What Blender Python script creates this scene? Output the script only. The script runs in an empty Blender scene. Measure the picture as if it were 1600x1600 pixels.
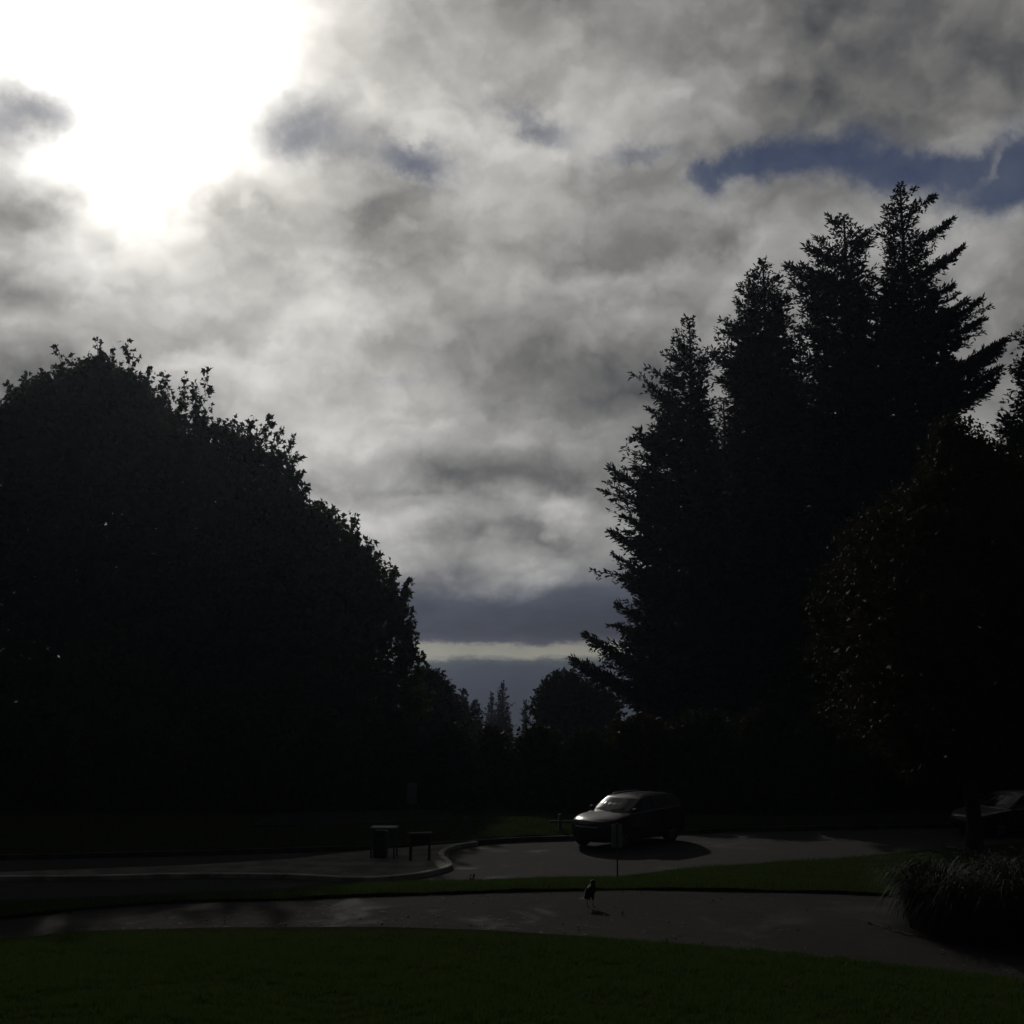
import bpy, bmesh, math, random
import numpy as np
from mathutils import Vector, Matrix

sc = bpy.context.scene
COL = sc.collection
R = math.radians
PI = math.pi

# ------------------------------------------------------------------ camera
F, EYE, HOR = 1945.0, 5.37, 1060.0           # focal length in photo pixels, eye height over the car park, horizon row
PITCH = math.atan((HOR - 800.0) / F)
cam_d = bpy.data.cameras.new('camera')
cam = bpy.data.objects.new('camera', cam_d)
COL.objects.link(cam)
cam.location = (0, 0, EYE)
cam.rotation_euler = (PI / 2 + PITCH, 0, 0)
cam_d.sensor_width = 36.0
cam_d.lens = 36.0 * F / 1600.0
cam_d.clip_start, cam_d.clip_end = 0.1, 60000.0
sc.camera = cam

CP, SP = math.cos(PITCH), math.sin(PITCH)

def ray(px, py):
    cx, cy = px - 800.0, 800.0 - py
    return cx, F * CP - cy * SP, F * SP + cy * CP

def P(px, py, Y):                              # the point seen at a photo pixel, Y metres ahead
    a, b, c = ray(px, py)
    k = Y / b
    return np.array((a * k, Y, EYE + c * k))

def G(px, py, z=0.0):                          # the point seen at a photo pixel on level ground of height z
    a, b, c = ray(px, py)
    k = (z - EYE) / c
    return np.array((a * k, b * k, z))

def azel(px, py):
    a, b, c = ray(px, py)
    return math.atan2(a, b), math.atan2(c, math.hypot(a, b))

def lin(*c):
    return tuple((x / 255 / 12.92) if x / 255 <= 0.04045 else ((x / 255 + 0.055) / 1.055) ** 2.4 for x in c)

# ------------------------------------------------------------------ sky, sun, exposure
SUN_AZ, SUN_EL = R(-11.8), R(24.3)             # azimuth from straight ahead (left is negative), elevation
EXPOSURE = -0.7
sdir = (math.sin(SUN_AZ) * math.cos(SUN_EL), math.cos(SUN_AZ) * math.cos(SUN_EL), math.sin(SUN_EL))
SDX, SDZ = sdir[0], sdir[2]
HAZE_D, HAZE_TOP, HAZE_FAR = 1.35e-4, 47.0, 1500.0
SKY_K = 2.0 ** -EXPOSURE                       # the sky was measured on the picture, so it is divided by the exposure

sc.view_settings.view_transform = 'Standard'
sc.view_settings.look = 'None'
sc.view_settings.gamma = 1.0
sc.view_settings.use_curve_mapping = False
sc.view_settings.exposure = EXPOSURE

world = bpy.data.worlds.new('World')
sc.world = world
world.use_nodes = True
nt = world.node_tree
nt.nodes.clear()

class N:                                       # terse node building
    def __init__(s, nt): s.nt = nt
    def n(s, t, **kw):
        x = s.nt.nodes.new(t)
        for k, v in kw.items(): setattr(x, k, v)
        return x
    def put(s, sock, v):
        if isinstance(v, bpy.types.NodeSocket): s.nt.links.new(v, sock)
        else: sock.default_value = v
    def m(s, op, a, b=0.0, c=0.0, clamp=False):
        x = s.n('ShaderNodeMath', operation=op, use_clamp=clamp)
        for i, v in enumerate((a, b, c)): s.put(x.inputs[i], v)
        return x.outputs[0]
    def v(s, op, a, b=(0, 0, 0), scale=None):
        x = s.n('ShaderNodeVectorMath', operation=op)
        s.put(x.inputs[0], a); s.put(x.inputs[1], b)
        if scale is not None: s.put(x.inputs['Scale'], scale)
        return x.outputs['Value'] if op in ('DOT_PRODUCT', 'LENGTH') else x.outputs[0]
    def noise(s, vec, scale, detail=6.0, rough=0.55, dist=0.0, out=0, lac=2.0):
        x = s.n('ShaderNodeTexNoise')
        s.put(x.inputs['Vector'], vec)
        x.inputs['Scale'].default_value = scale
        x.inputs['Detail'].default_value = detail
        x.inputs['Roughness'].default_value = rough
        x.inputs['Lacunarity'].default_value = lac
        x.inputs['Distortion'].default_value = dist
        return x.outputs[out]
    def smooth(s, x, lo, hi, a=0.0, b=1.0):
        q = s.n('ShaderNodeMapRange', interpolation_type='SMOOTHSTEP')
        for i, v in enumerate((x, lo, hi, a, b)): s.put(q.inputs[i], v)
        return q.outputs[0]
    def mixc(s, f, a, b, mode='MIX'):
        q = s.n('ShaderNodeMix', data_type='RGBA', blend_type=mode)
        s.put(q.inputs[0], f); s.put(q.inputs[6], a); s.put(q.inputs[7], b)
        return q.outputs[2]
    def ramp(s, x, stops, interp='LINEAR'):
        q = s.n('ShaderNodeValToRGB')
        s.put(q.inputs[0], x)
        e = q.color_ramp.elements
        q.color_ramp.interpolation = interp
        while len(e) < len(stops): e.new(1.0)
        for el, (p, c) in zip(e, stops):
            el.position = p
            el.color = (*c, 1.0) if len(c) == 3 else c
        return q.outputs[0]

w = N(nt)
tc = w.n('ShaderNodeTexCoord')
d = w.v('NORMALIZE', tc.outputs['Generated'])
sx = w.n('ShaderNodeSeparateXYZ'); nt.links.new(d, sx.inputs[0])
X, Y_, Z = sx.outputs
az = w.m('ARCTAN2', X, Y_)
el = w.m('ARCSINE', Z)
cc = w.n('ShaderNodeCombineXYZ'); nt.links.new(az, cc.inputs[0]); nt.links.new(el, cc.inputs[1])
c0 = cc.outputs[0]
# a flat cloud deck overhead, so that clouds draw together towards the horizon
zz = w.m('ADD', w.m('MAXIMUM', Z, 0.0), 0.32)
pl = w.n('ShaderNodeCombineXYZ')
nt.links.new(w.m('DIVIDE', X, zz), pl.inputs[0]); nt.links.new(w.m('DIVIDE', Y_, zz), pl.inputs[1])
deck = pl.outputs[0]
wa = w.noise(deck, 1.7, 5, 0.55, out=1)
wb = w.noise(d, 11.0, 5, 0.60, out=1)
c1 = w.v('ADD', c0, w.v('SCALE', w.v('SUBTRACT', wa, (.5, .5, .5)), scale=0.13))
c1 = w.v('ADD', c1, w.v('SCALE', w.v('SUBTRACT', wb, (.5, .5, .5)), scale=0.075))
ch = w.v('ADD', c0, w.v('SCALE', w.v('SUBTRACT', w.noise(d, 16.0, 5, 0.64, out=1), (.5, .5, .5)), scale=0.065))
cs = w.v('ADD', c0, w.v('SCALE', w.v('SUBTRACT', wb, (.5, .5, .5)), scale=0.030))

def blob(coord, px, py, rx, ry, rot=0.0):
    a, e = azel(px, py)
    mp = w.n('ShaderNodeMapping', vector_type='TEXTURE')
    nt.links.new(coord, mp.inputs[0])
    mp.inputs['Location'].default_value = (a, e, 0)
    mp.inputs['Rotation'].default_value = (0, 0, R(rot))
    mp.inputs['Scale'].default_value = (rx / F, ry / F, 1)
    q = w.v('DOT_PRODUCT', mp.outputs[0], mp.outputs[0])
    return w.m('POWER', 2.718282, w.m('MULTIPLY', q, -1.0))

def blobs(lst, start, coord):
    acc = start
    for px, py, rx, ry, rot, amp in lst:
        acc = w.m('MULTIPLY_ADD', blob(coord, px, py, rx, ry, rot), amp, acc)
    return acc

f1 = w.noise(deck, 2.6, 6, 0.52, 0.3)
f2 = w.noise(w.v('MULTIPLY', d, (1, 1, 1.35)), 6.5, 6, 0.56, 0.2)
def puff(q, scale, det):                       # rounded billows: distance to scattered cell centres, in octaves
    x = w.n('ShaderNodeTexVoronoi', feature='F1')
    w.put(x.inputs['Vector'], q)
    x.inputs['Scale'].default_value = scale; x.inputs['Detail'].default_value = det; x.inputs['Roughness'].default_value = .52; x.inputs['Lacunarity'].default_value = 2.1
    x.normalize = True
    return x.outputs['Distance']
dq = w.v('MULTIPLY', w.v('ADD', d, w.v('SCALE', w.v('SUBTRACT', wb, (.5, .5, .5)), scale=.085)), (1, 1, 1.45))
p1 = puff(dq, 6.0, 3.0)
p2 = puff(w.v('ADD', dq, (SDX * .035, 0, SDZ * .075)), 6.0, 3.0)
# brightness of the cloud, as it reads on the picture (0..1; above 1 burns out)
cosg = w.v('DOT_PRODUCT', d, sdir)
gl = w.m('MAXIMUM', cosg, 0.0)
v = w.m('MULTIPLY_ADD', w.m('POWER', gl, 10.0), 0.17, w.smooth(cosg, 0.15, 0.84, 0.18, 0.455))  # unseen sky behind and overhead darkened to weaken reflections and fill light
v = w.m('MULTIPLY_ADD', w.m('SUBTRACT', p2, p1), 0.72, v)      # billows brighter on the side turned to the sun
v = w.m('MULTIPLY_ADD', w.m('SUBTRACT', 0.30, p1), 0.30, v)
v = w.m('MULTIPLY_ADD', w.m('SUBTRACT', f1, 0.5), 0.32, v)
v = w.m('MULTIPLY_ADD', w.m('SUBTRACT', f2, 0.5), 0.31, v)
SKYB = [
    (250, 110, 430, 330, 0, .17), (230, 50, 225, 150, 8, .62), (330, 130, 330, 230, 0, .07), (190, 210, 130, 130, 0, 0.52), (330, 170, 150, 100, 0, 0.34), (185, 340, 80, 80, 0, 0.26),
    (60, 60, 120, 80, 0, .22),
    (570, 375, 165, 72, -40, -.24), (390, 385, 80, 40, -30, -.12), (970, 590, 210, 120, -25, -.17),
    (50, 570, 120, 50, 0, -.16), (30, 315, 110, 42, 0, -.25), (20, 420, 90, 28, 0, -.16), (60, 190, 95, 45, 0, -.30),
    (1500, 80, 320, 120, -8, -.12), (820, 30, 170, 55, 0, -.05), (825, 775, 125, 52, 0, -.22), (660, 890, 70, 42, 0, -.10),
    (1560, 560, 150, 150, 0, -.03), (690, 725, 80, 34, -20, -.10), (590, 790, 60, 26, 10, -.07), (760, 860, 60, 22, 0, -.08), (930, 850, 40, 30, 0, -.09), (860, 890, 55, 14, -32, -.10),
    (780, 440, 130, 80, -20, .03), (1000, 190, 260, 60, 0, .07), (900, 70, 60, 70, 0, .04), (560, 640, 240, 150, 0, .13), (260, 480, 300, 70, 0, .08),
    (880, 838, 85, 30, -10, .20), (720, 808, 140, 36, 12, .15), (1150, 380, 180, 70, 0, .03), (540, 330, 90, 45, 0, .05), (1430, 330, 160, 50, 0, .04),
]
v = blobs(SKYB, v, c1)
v = w.m('MAXIMUM', v, 0.12)
L = w.m('POWER', v, 2.2)
tint = w.mixc(w.smooth(v, 0.24, 0.44), (.93, .98, 1.09, 1), (1.012, 1.0, .975, 1))
tint = w.mixc(w.m('POWER', gl, 32.0), tint, (1.04, 1.0, .92, 1))
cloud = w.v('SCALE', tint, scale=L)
# the grey-blue far sky under the deck, with its pale streak
eh = w.m('MULTIPLY_ADD', w.m('SUBTRACT', w.noise(w.v('MULTIPLY', d, (1, 1, 3)), 26.0, 7, .64), .5), .020, el)
def ep(py): return (azel(780, py)[1] + 0.10) / 0.30
band = [(1400, (20, 24, 30)), (1110, (33, 39, 50)), (1080, (41, 48, 61)), (1045, (57, 63, 75)), (1033, (78, 82, 84)), (1022, (131, 130, 121)),
        (1010, (126, 125, 116)), (1002, (74, 74, 82)), (990, (60, 63, 72)), (950, (66, 70, 79)), (915, (80, 83, 92)), (880, (96, 97, 102))]
def thin(py, c):                               # the haze in front adds its own light near the horizon: take it off the sky behind
    e = max(azel(780, py)[1], .0035); f = 1 - math.exp(-HAZE_D * min(HAZE_FAR, (HAZE_TOP - EYE) / math.sin(e)))
    return tuple(max((k - f * h) / (1 - f), .35 * k) for k, h in zip(lin(*c), (.25, .27, .31)))
low = w.ramp(w.m('DIVIDE', w.m('ADD', eh, 0.10), 0.30), [(max(0, ep(py)), thin(py, c)) for py, c in band])
lowv = w.v('MULTIPLY', low, w.v('SCALE', (1, 1, 1), scale=w.m('MULTIPLY_ADD', w.m('SUBTRACT', f2, .5), 1.5, w.m('MULTIPLY_ADD', w.m('SUBTRACT', p2, p1), 1.0, 1.0))))
e1 = w.n('ShaderNodeSeparateXYZ'); nt.links.new(cs, e1.inputs[0])
kl = w.smooth(w.m('MULTIPLY_ADD', w.m('SUBTRACT', f2, .5), .10, e1.outputs[1]), azel(780, 925)[1], azel(780, 858)[1])
cloud = w.mixc(kl, lowv, cloud)
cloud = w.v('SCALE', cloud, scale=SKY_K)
# holes of blue
HOLES = [(1250, 238, 130, 34, 6, .95), (1130, 268, 70, 26, 15, .75), (1100, 300, 26, 44, 25, .6), (1410, 258, 150, 30, -6, .95), (1550, 288, 110, 40, -8, 1.05), (1600, 232, 60, 34, 10, .9),
         (475, 200, 110, 66, 20, .88), (655, 250, 85, 40, -10, 1.1), (60, 185, 95, 46, 0, .85), (845, 200, 70, 24, -20, .80), (990, 242, 80, 18, 8, .78), (590, 605, 90, 9, 3, .28), (1540, 262, 34, 13, 35, -.9)]
hb = blobs(HOLES, 0.0, ch)
hm = w.m('ADD', hb, w.m('MULTIPLY', w.m('MINIMUM', w.m('MULTIPLY', hb, 2.0), 1.0), w.m('ADD', w.m('MULTIPLY', w.m('SUBTRACT', f2, .5), 1.0), w.m('MULTIPLY', w.m('SUBTRACT', p1, .3), .9))))
hm = w.smooth(hm, 0.02, 1.20, 0.0, 0.82)
sky = w.n('ShaderNodeTexSky', sky_type='NISHITA', sun_disc=False)
sky.sun_elevation = SUN_EL
sky.sun_rotation = SUN_AZ
sky.altitude = 3000.0
sky.air_density, sky.dust_density, sky.ozone_density = 0.22, 0.0, 3.0
bg1 = w.n('ShaderNodeBackground'); nt.links.new(sky.outputs[0], bg1.inputs[0]); bg1.inputs[1].default_value = 0.10
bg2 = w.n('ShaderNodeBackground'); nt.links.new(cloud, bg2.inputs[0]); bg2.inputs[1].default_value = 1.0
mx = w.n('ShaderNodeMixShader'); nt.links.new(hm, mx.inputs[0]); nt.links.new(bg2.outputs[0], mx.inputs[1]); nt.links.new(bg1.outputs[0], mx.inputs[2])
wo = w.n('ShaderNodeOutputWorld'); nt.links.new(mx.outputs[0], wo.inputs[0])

sun_d = bpy.data.lights.new('sun', 'SUN')
sun_d.energy = 2.0
sun_d.angle = R(0.6)
sun_d.color = (1.0, 0.95, 0.86)
sun = bpy.data.objects.new('sun', sun_d)
COL.objects.link(sun)
sun.location = (0, 0, 60)
sun.rotation_euler = (-Vector(sdir)).to_track_quat('-Z', 'Y').to_euler()

# ------------------------------------------------------------------ helpers
rng = np.random.default_rng(7)

def mat(name, color, rough=0.7, metal=0.0, spec=0.5, noise=None, bump=0.0, bscale=40.0, coat=0.0):
    m = bpy.data.materials.new(name); m.use_nodes = True
    t = N(m.node_tree); b = m.node_tree.nodes['Principled BSDF']
    b.inputs['Roughness'].default_value = rough
    b.inputs['Metallic'].default_value = metal
    b.inputs['Specular IOR Level'].default_value = spec
    b.inputs['Coat Weight'].default_value = coat
    b.inputs['Coat Roughness'].default_value = 0.04
    co = t.n('ShaderNodeTexCoord').outputs['Object']
    if noise:
        sc_, c2 = noise
        f = t.noise(co, sc_, 6, .6)
        t.put(b.inputs['Base Color'], t.mixc(t.smooth(f, .35, .65), (*color, 1), (*c2, 1)))
    else:
        b.inputs['Base Color'].default_value = (*color, 1)
    if bump:
        q = t.n('ShaderNodeBump'); q.inputs['Strength'].default_value = bump; q.inputs['Distance'].default_value = .02
        t.put(q.inputs['Height'], t.noise(co, bscale, 4, .6)); t.put(b.inputs['Normal'], q.outputs[0])
    return m

def leaf_mat(name, c_a, c_b, rough=0.55, trans=0.35, spec=0.25, tc=None):
    m = bpy.data.materials.new(name); m.use_nodes = True
    nt = m.node_tree; t = N(nt); b = nt.nodes['Principled BSDF']; out = nt.nodes['Material Output']
    g = t.n('ShaderNodeNewGeometry')
    col = t.ramp(g.outputs['Random Per Island'], [(0, c_a), (1, c_b)])
    t.put(b.inputs['Base Color'], col)
    b.inputs['Roughness'].default_value = rough
    b.inputs['Specular IOR Level'].default_value = spec
    if trans:
        tr = t.n('ShaderNodeBsdfTranslucent')
        t.put(tr.inputs[0], t.v('MULTIPLY', col, tc or (1.0, 1.05, .4)))
        mx = t.n('ShaderNodeMixShader'); mx.inputs[0].default_value = trans
        nt.links.new(b.outputs[0], mx.inputs[1]); nt.links.new(tr.outputs[0], mx.inputs[2])
        nt.links.new(mx.outputs[0], out.inputs[0])
    return m

def link(name, me, m=None, parent=None):
    o = bpy.data.objects.new(name, me); COL.objects.link(o)
    if m is not None and me is not None and not me.materials: me.materials.append(m)
    if parent is not None: o.parent = parent
    return o

def np_mesh(name, V, faces_n):                 # faces_n: list of (vertex index array (F, n)); all faces of one array share n
    me = bpy.data.meshes.new(name)
    V = np.asarray(V, dtype=np.float32)
    me.vertices.add(len(V)); me.vertices.foreach_set('co', V.ravel())
    tot = sum(a.size for a in faces_n); nf = sum(len(a) for a in faces_n)
    me.loops.add(tot); me.polygons.add(nf)
    me.loops.foreach_set('vertex_index', np.concatenate([a.ravel() for a in faces_n]).astype(np.int32))
    st, base = [], 0
    for a in faces_n:
        n = a.shape[1]; st.append(base + n * np.arange(len(a))); base += a.size
    me.polygons.foreach_set('loop_start', np.concatenate(st).astype(np.int32))
    me.update(calc_edges=True)
    return me

class MB:                                      # collects boxes, tubes and sheets; build() links them as one mesh object
    def __init__(s): s.v, s.f = [], []
    def add(s, v, f):
        b = len(s.v); s.v += [tuple(map(float, p)) for p in v]; s.f += [tuple(b + i for i in q) for q in f]; return s
    def box(s, c, size, rz=0.0, bev=0.0):
        x, y, z = (k / 2 for k in size)
        if bev <= 0:
            vs = [(a * x, b * y, e * z) for e in (-1, 1) for a, b in ((-1, -1), (1, -1), (1, 1), (-1, 1))]
            fs = [(3, 2, 1, 0), (4, 5, 6, 7), (0, 1, 5, 4), (1, 2, 6, 5), (2, 3, 7, 6), (3, 0, 4, 7)]
        else:
            vs = []
            for zz_, k in ((-z, bev), (-z + bev, 0), (z - bev, 0), (z, bev)):
                a, b = x - k, y - k
                vs += [(-a + bev * .7, -b, zz_), (a - bev * .7, -b, zz_), (a, -b + bev * .7, zz_), (a, b - bev * .7, zz_), (a - bev * .7, b, zz_), (-a + bev * .7, b, zz_), (-a, b - bev * .7, zz_), (-a, -b + bev * .7, zz_)]
            fs = [tuple(range(7, -1, -1)), tuple(range(24, 32))]
            for r in range(3):
                for i in range(8): fs.append((8 * r + i, 8 * r + (i + 1) % 8, 8 * r + 8 + (i + 1) % 8, 8 * r + 8 + i))
        cs_, sn = math.cos(rz), math.sin(rz)
        return s.add([(c[0] + p[0] * cs_ - p[1] * sn, c[1] + p[0] * sn + p[1] * cs_, c[2] + p[2]) for p in vs], fs)
    def tube(s, pts, rad, n=8, cap=True):
        pts = [np.array(p, float) for p in pts]
        if not hasattr(rad, '__len__'): rad = [rad] * len(pts)
        b = len(s.v)
        for i, p in enumerate(pts):
            t = pts[min(i + 1, len(pts) - 1)] - pts[max(i - 1, 0)]
            t = t / (np.linalg.norm(t) + 1e-9)
            u = np.cross(t, (0, 0, 1.0) if abs(t[2]) < .95 else (1.0, 0, 0)); u /= np.linalg.norm(u); k = np.cross(t, u)
            for j in range(n):
                a = 2 * PI * j / n
                s.v.append(tuple(p + rad[i] * (u * math.cos(a) + k * math.sin(a))))
        for i in range(len(pts) - 1):
            for j in range(n):
                s.f.append((b + i * n + j, b + i * n + (j + 1) % n, b + (i + 1) * n + (j + 1) % n, b + (i + 1) * n + j))
        if cap:
            s.f.append(tuple(b + j for j in range(n - 1, -1, -1))); s.f.append(tuple(b + (len(pts) - 1) * n + j for j in range(n)))
        return s
    def build(s, name, m, parent=None, smooth=False, angle=40):
        me = bpy.data.meshes.new(name); me.from_pydata(s.v, [], s.f); me.update()
        if smooth:
            me.shade_smooth(); me.set_sharp_from_angle(angle=R(angle))
        return link(name, me, m, parent)

def thing(name, label, cat, loc=(0, 0, 0), rz=0.0, group=None):
    o = bpy.data.objects.new(name, None); COL.objects.link(o)
    o.location = loc; o.rotation_euler = (0, 0, rz); o.empty_display_size = .3
    o['label'] = label; o['category'] = cat
    if group: o['group'] = group
    return o

def tag(o, kind=None, label=None, cat=None, group=None):
    for k, v_ in (('kind', kind), ('label', label), ('category', cat), ('group', group)):
        if v_: o[k] = v_
    return o

# ------------------------------------------------------------------ ground: curves across the view, each y as a function of x
def curve(pts, z, left=(), right=()):
    q = [G(px, py, z)[:2] for px, py in pts]
    q = list(left) + q + list(right)
    q = np.array(sorted(q, key=lambda a: a[0]))
    return lambda x: np.interp(x, q[:, 0], q[:, 1])

ZP = 0.74                                      # height of the near drive
f_1 = curve([(0, 1471), (150, 1457), (337, 1452), (600, 1451), (760, 1456), (900, 1465), (1050, 1477), (1200, 1491), (1400, 1513), (1600, 1538)], ZP, [(-60, 19.0), (-25, 20.2)], [(20, 16.5), (60, 13)])
f_2 = curve([(0, 1437), (131, 1422), (225, 1414), (320, 1410), (410, 1408), (540, 1402), (652, 1398), (840, 1393), (960, 1391), (1140, 1392), (1300, 1396), (1400, 1401), (1600, 1410)], ZP + .03, [(-60, 23.5), (-25, 23.8)], [(30, 24), (60, 22)])
f_3 = curve([(0, 1413), (250, 1406), (420, 1404), (500, 1393), (560, 1387), (709, 1382), (840, 1378), (960, 1375), (1060, 1362), (1130, 1355), (1200, 1350), (1300, 1343), (1370, 1338), (1450, 1330), (1600, 1318)], 0.0, [(-60, 27.5), (-25, 28.5)], [(40, 46.0), (60, 47)])
f_4 = curve([(750, 1320), (787, 1317), (825, 1315), (900, 1313), (1075, 1303), (1150, 1300), (1250, 1298), (1350, 1296), (1450, 1294)], 0.0, [(-60, 34.0), (-25, 36.5), (-10, 39.0), (-3, 40.6)], [(30, 44.2), (60, 44)])

def wob(x, y, a, k):
    return a * (np.sin(x * k + 1.3 * np.sin(y * k * .7)) * .6 + np.sin(x * k * 2.3 + y * k * 1.7 + 2.0) * .4)

def sheet(name, A, B, zf, m, nx=160, ny=10, xr=(-60, 60), skirt=(0, 0), parent=None):
    # a sheet of ground between two curves, dense near the middle of the view
    u = np.linspace(-1, 1, nx + 1); xs = (np.sign(u) * (np.abs(u) ** 1.7) * .5 + .5) * (xr[1] - xr[0]) + xr[0]
    rows = []
    for j in range(ny + 1):
        t = j / ny
        ya, yb = A(xs), B(xs)
        y = ya + (yb - ya) * t
        rows.append(np.stack([xs, y, zf(xs, y, np.full_like(xs, t))], 1))
    if skirt[0]: r = rows[0].copy(); r[:, 2] -= skirt[0]; rows.insert(0, r)
    if skirt[1]: r = rows[-1].copy(); r[:, 2] -= skirt[1]; rows.append(r)
    V = np.concatenate(rows); k = nx + 1
    i = np.arange(nx)
    Fc = np.concatenate([np.stack([j * k + i, j * k + i + 1, (j + 1) * k + i + 1, (j + 1) * k + i], 1) for j in range(len(rows) - 1)])
    me = np_mesh(name, V, [Fc]); me.shade_smooth(); me.set_sharp_from_angle(angle=R(35))
    return tag(link(name, me, m, parent), 'structure')

def lawn_z(x, y):
    t = np.clip(y / f_1(x), -.2, 1.0)
    z = 3.77 + (ZP + .035 - 3.77) * np.clip(t, 0, 1)
    return z + wob(x, y, .035, .9) * np.clip((1 - t) * 8, 0, 1)
def strip_z(x, y, t):
    q = np.clip(t, 0, 1)
    return (ZP + .085) + (0.03 - ZP - .085) * (q ** 1.35) + wob(x, y, .02, 1.7)
def far_z(x, y, t): return .16 + .10 * np.clip(t * 2, 0, 1) + wob(x, y, .03, 1.1)

def asphalt(name, c1_, c2_, rough, scale, spec=.5, wet=.5):
    m = bpy.data.materials.new(name); m.use_nodes = True
    t = N(m.node_tree); b = m.node_tree.nodes['Principled BSDF']
    co = t.n('ShaderNodeTexCoord').outputs['Object']
    big = t.noise(co, .35, 6, .62, .4); mid = t.noise(co, 2.6, 6, .6); fine = t.noise(co, 70, 3, .6)
    agg = t.n('ShaderNodeTexVoronoi'); t.put(agg.inputs['Vector'], co); agg.inputs['Scale'].default_value = scale
    k = t.m('ADD', t.m('MULTIPLY', big, .45), t.m('ADD', t.m('MULTIPLY', mid, .3), t.m('MULTIPLY', fine, .25)))
    colr = t.mixc(t.smooth(k, .36, .64), (*c1_, 1), (*c2_, 1))
    colr = t.mixc(t.m('MULTIPLY', t.smooth(agg.outputs['Distance'], .45, .1), .35), colr, (c2_[0] * 1.7, c2_[1] * 1.65, c2_[2] * 1.6, 1))
    # cracks
    vo = t.n('ShaderNodeTexVoronoi', feature='DISTANCE_TO_EDGE'); vo.inputs['Scale'].default_value = .33
    t.put(vo.inputs['Vector'], t.v('ADD', co, t.v('SCALE', t.noise(co, 1.5, 4, .6, out=1), scale=.9)))
    cr = t.m('MULTIPLY', t.smooth(vo.outputs[0], .010, .002), t.smooth(big, .52, .6))
    colr = t.mixc(t.m('MULTIPLY', cr, .7), colr, (.012, .011, .01, 1))
    t.put(b.inputs['Base Color'], colr)
    t.put(b.inputs['Roughness'], t.m('SUBTRACT', rough, t.m('MULTIPLY', t.smooth(t.noise(co, .5, 5, .55, .6), .54, .70), wet)))
    b.inputs['Specular IOR Level'].default_value = spec
    q = t.n('ShaderNodeBump'); q.inputs['Strength'].default_value = .7; q.inputs['Distance'].default_value = .012
    t.put(q.inputs['Height'], t.m('ADD', agg.outputs['Distance'], t.m('MULTIPLY', fine, 1.2))); t.put(b.inputs['Normal'], q.outputs[0])
    return m

M = {}
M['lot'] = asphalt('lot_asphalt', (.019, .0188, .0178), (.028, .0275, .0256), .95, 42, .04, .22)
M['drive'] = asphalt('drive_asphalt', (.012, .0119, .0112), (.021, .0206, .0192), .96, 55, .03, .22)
M['concrete'] = mat('shaded_concrete', (.115, .11, .10), .9, noise=(1.3, (.06, .057, .051)), bump=.4, bscale=60, spec=.08)  # darkened: tree shade on the pavement put into the colour
M['kerb'] = mat('kerb_concrete', (.30, .288, .26), .9, noise=(1.5, (.15, .142, .126)), bump=.4, bscale=50, spec=.05)  # lighter than the pavement: sunlight on its tip put into the colour
M['kerb_far'] = mat('shade_dark_kerb', (.05, .048, .042), .95, noise=(2.0, (.02, .024, .016)), bump=.4, bscale=50, spec=.05)  # shade on the kerb's near face put into the dark colour
M['lawn'] = mat('lawn_soil', (.012, .016, .007), .9, noise=(3.0, (.018, .020, .009)), bump=.6, bscale=30, spec=.0)
M['floor'] = mat('forest_floor', (.022, .020, .012), 1.0, noise=(.6, (.014, .018, .008)), bump=.8, bscale=8, spec=0.0)

# one wide sheet of land under everything, out to hills on the horizon
def land():
    rr = np.concatenate([np.linspace(2, 60, 16), np.geomspace(66, 1480, 54)])
    aa = np.concatenate([np.linspace(-62, 62, 125), np.linspace(66, 294, 40)]) * PI / 180
    Rr, Aa = np.meshgrid(rr, aa, indexing='ij')
    x, y = Rr * np.sin(Aa), Rr * np.cos(Aa)
    z = np.full_like(x, -.45)
    k = np.clip((y - 45) / 4.5, 0, 1); z = z + k * .62
    z = np.where(y < 22, 3.0 - .14 * np.clip(y, 0, 30), z)
    z = np.where(y < 22, np.minimum(z, 3.3), z)
    z = z - 165 * np.clip((y - 78) / 1800, 0, 1) ** .8
    hill = lambda r0, wd, h, ph: h * np.exp(-((Rr - r0) / wd) ** 2) * (.62 + .22 * np.sin(Aa * 13 + ph) + .16 * np.sin(Aa * 31 + ph * 2.2) + .07 * np.sin(Aa * 83 + ph))
    front = np.clip((y - 450) / 250, 0, 1)
    z = z + front * (hill(720, 80, 42, .5) + hill(1000, 100, 82, 2.0) + hill(1280, 100, 128, 4.1))
    z = z + np.where(Rr > 400, np.sin(x * .011) * np.sin(y * .013) * 5, 0)
    na = len(aa); V = np.stack([x, y, z], 2).reshape(-1, 3)
    f = []
    for i in range(len(rr) - 1):
        j = np.arange(na); f.append(np.stack([i * na + j, i * na + (j + 1) % na, (i + 1) * na + (j + 1) % na, (i + 1) * na + j], 1))
    me = np_mesh('ground', V, [np.concatenate(f), np.arange(na)[None, ::1]]); me.shade_smooth()
    return tag(link('ground', me, M['floor']), 'structure')
land()

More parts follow.
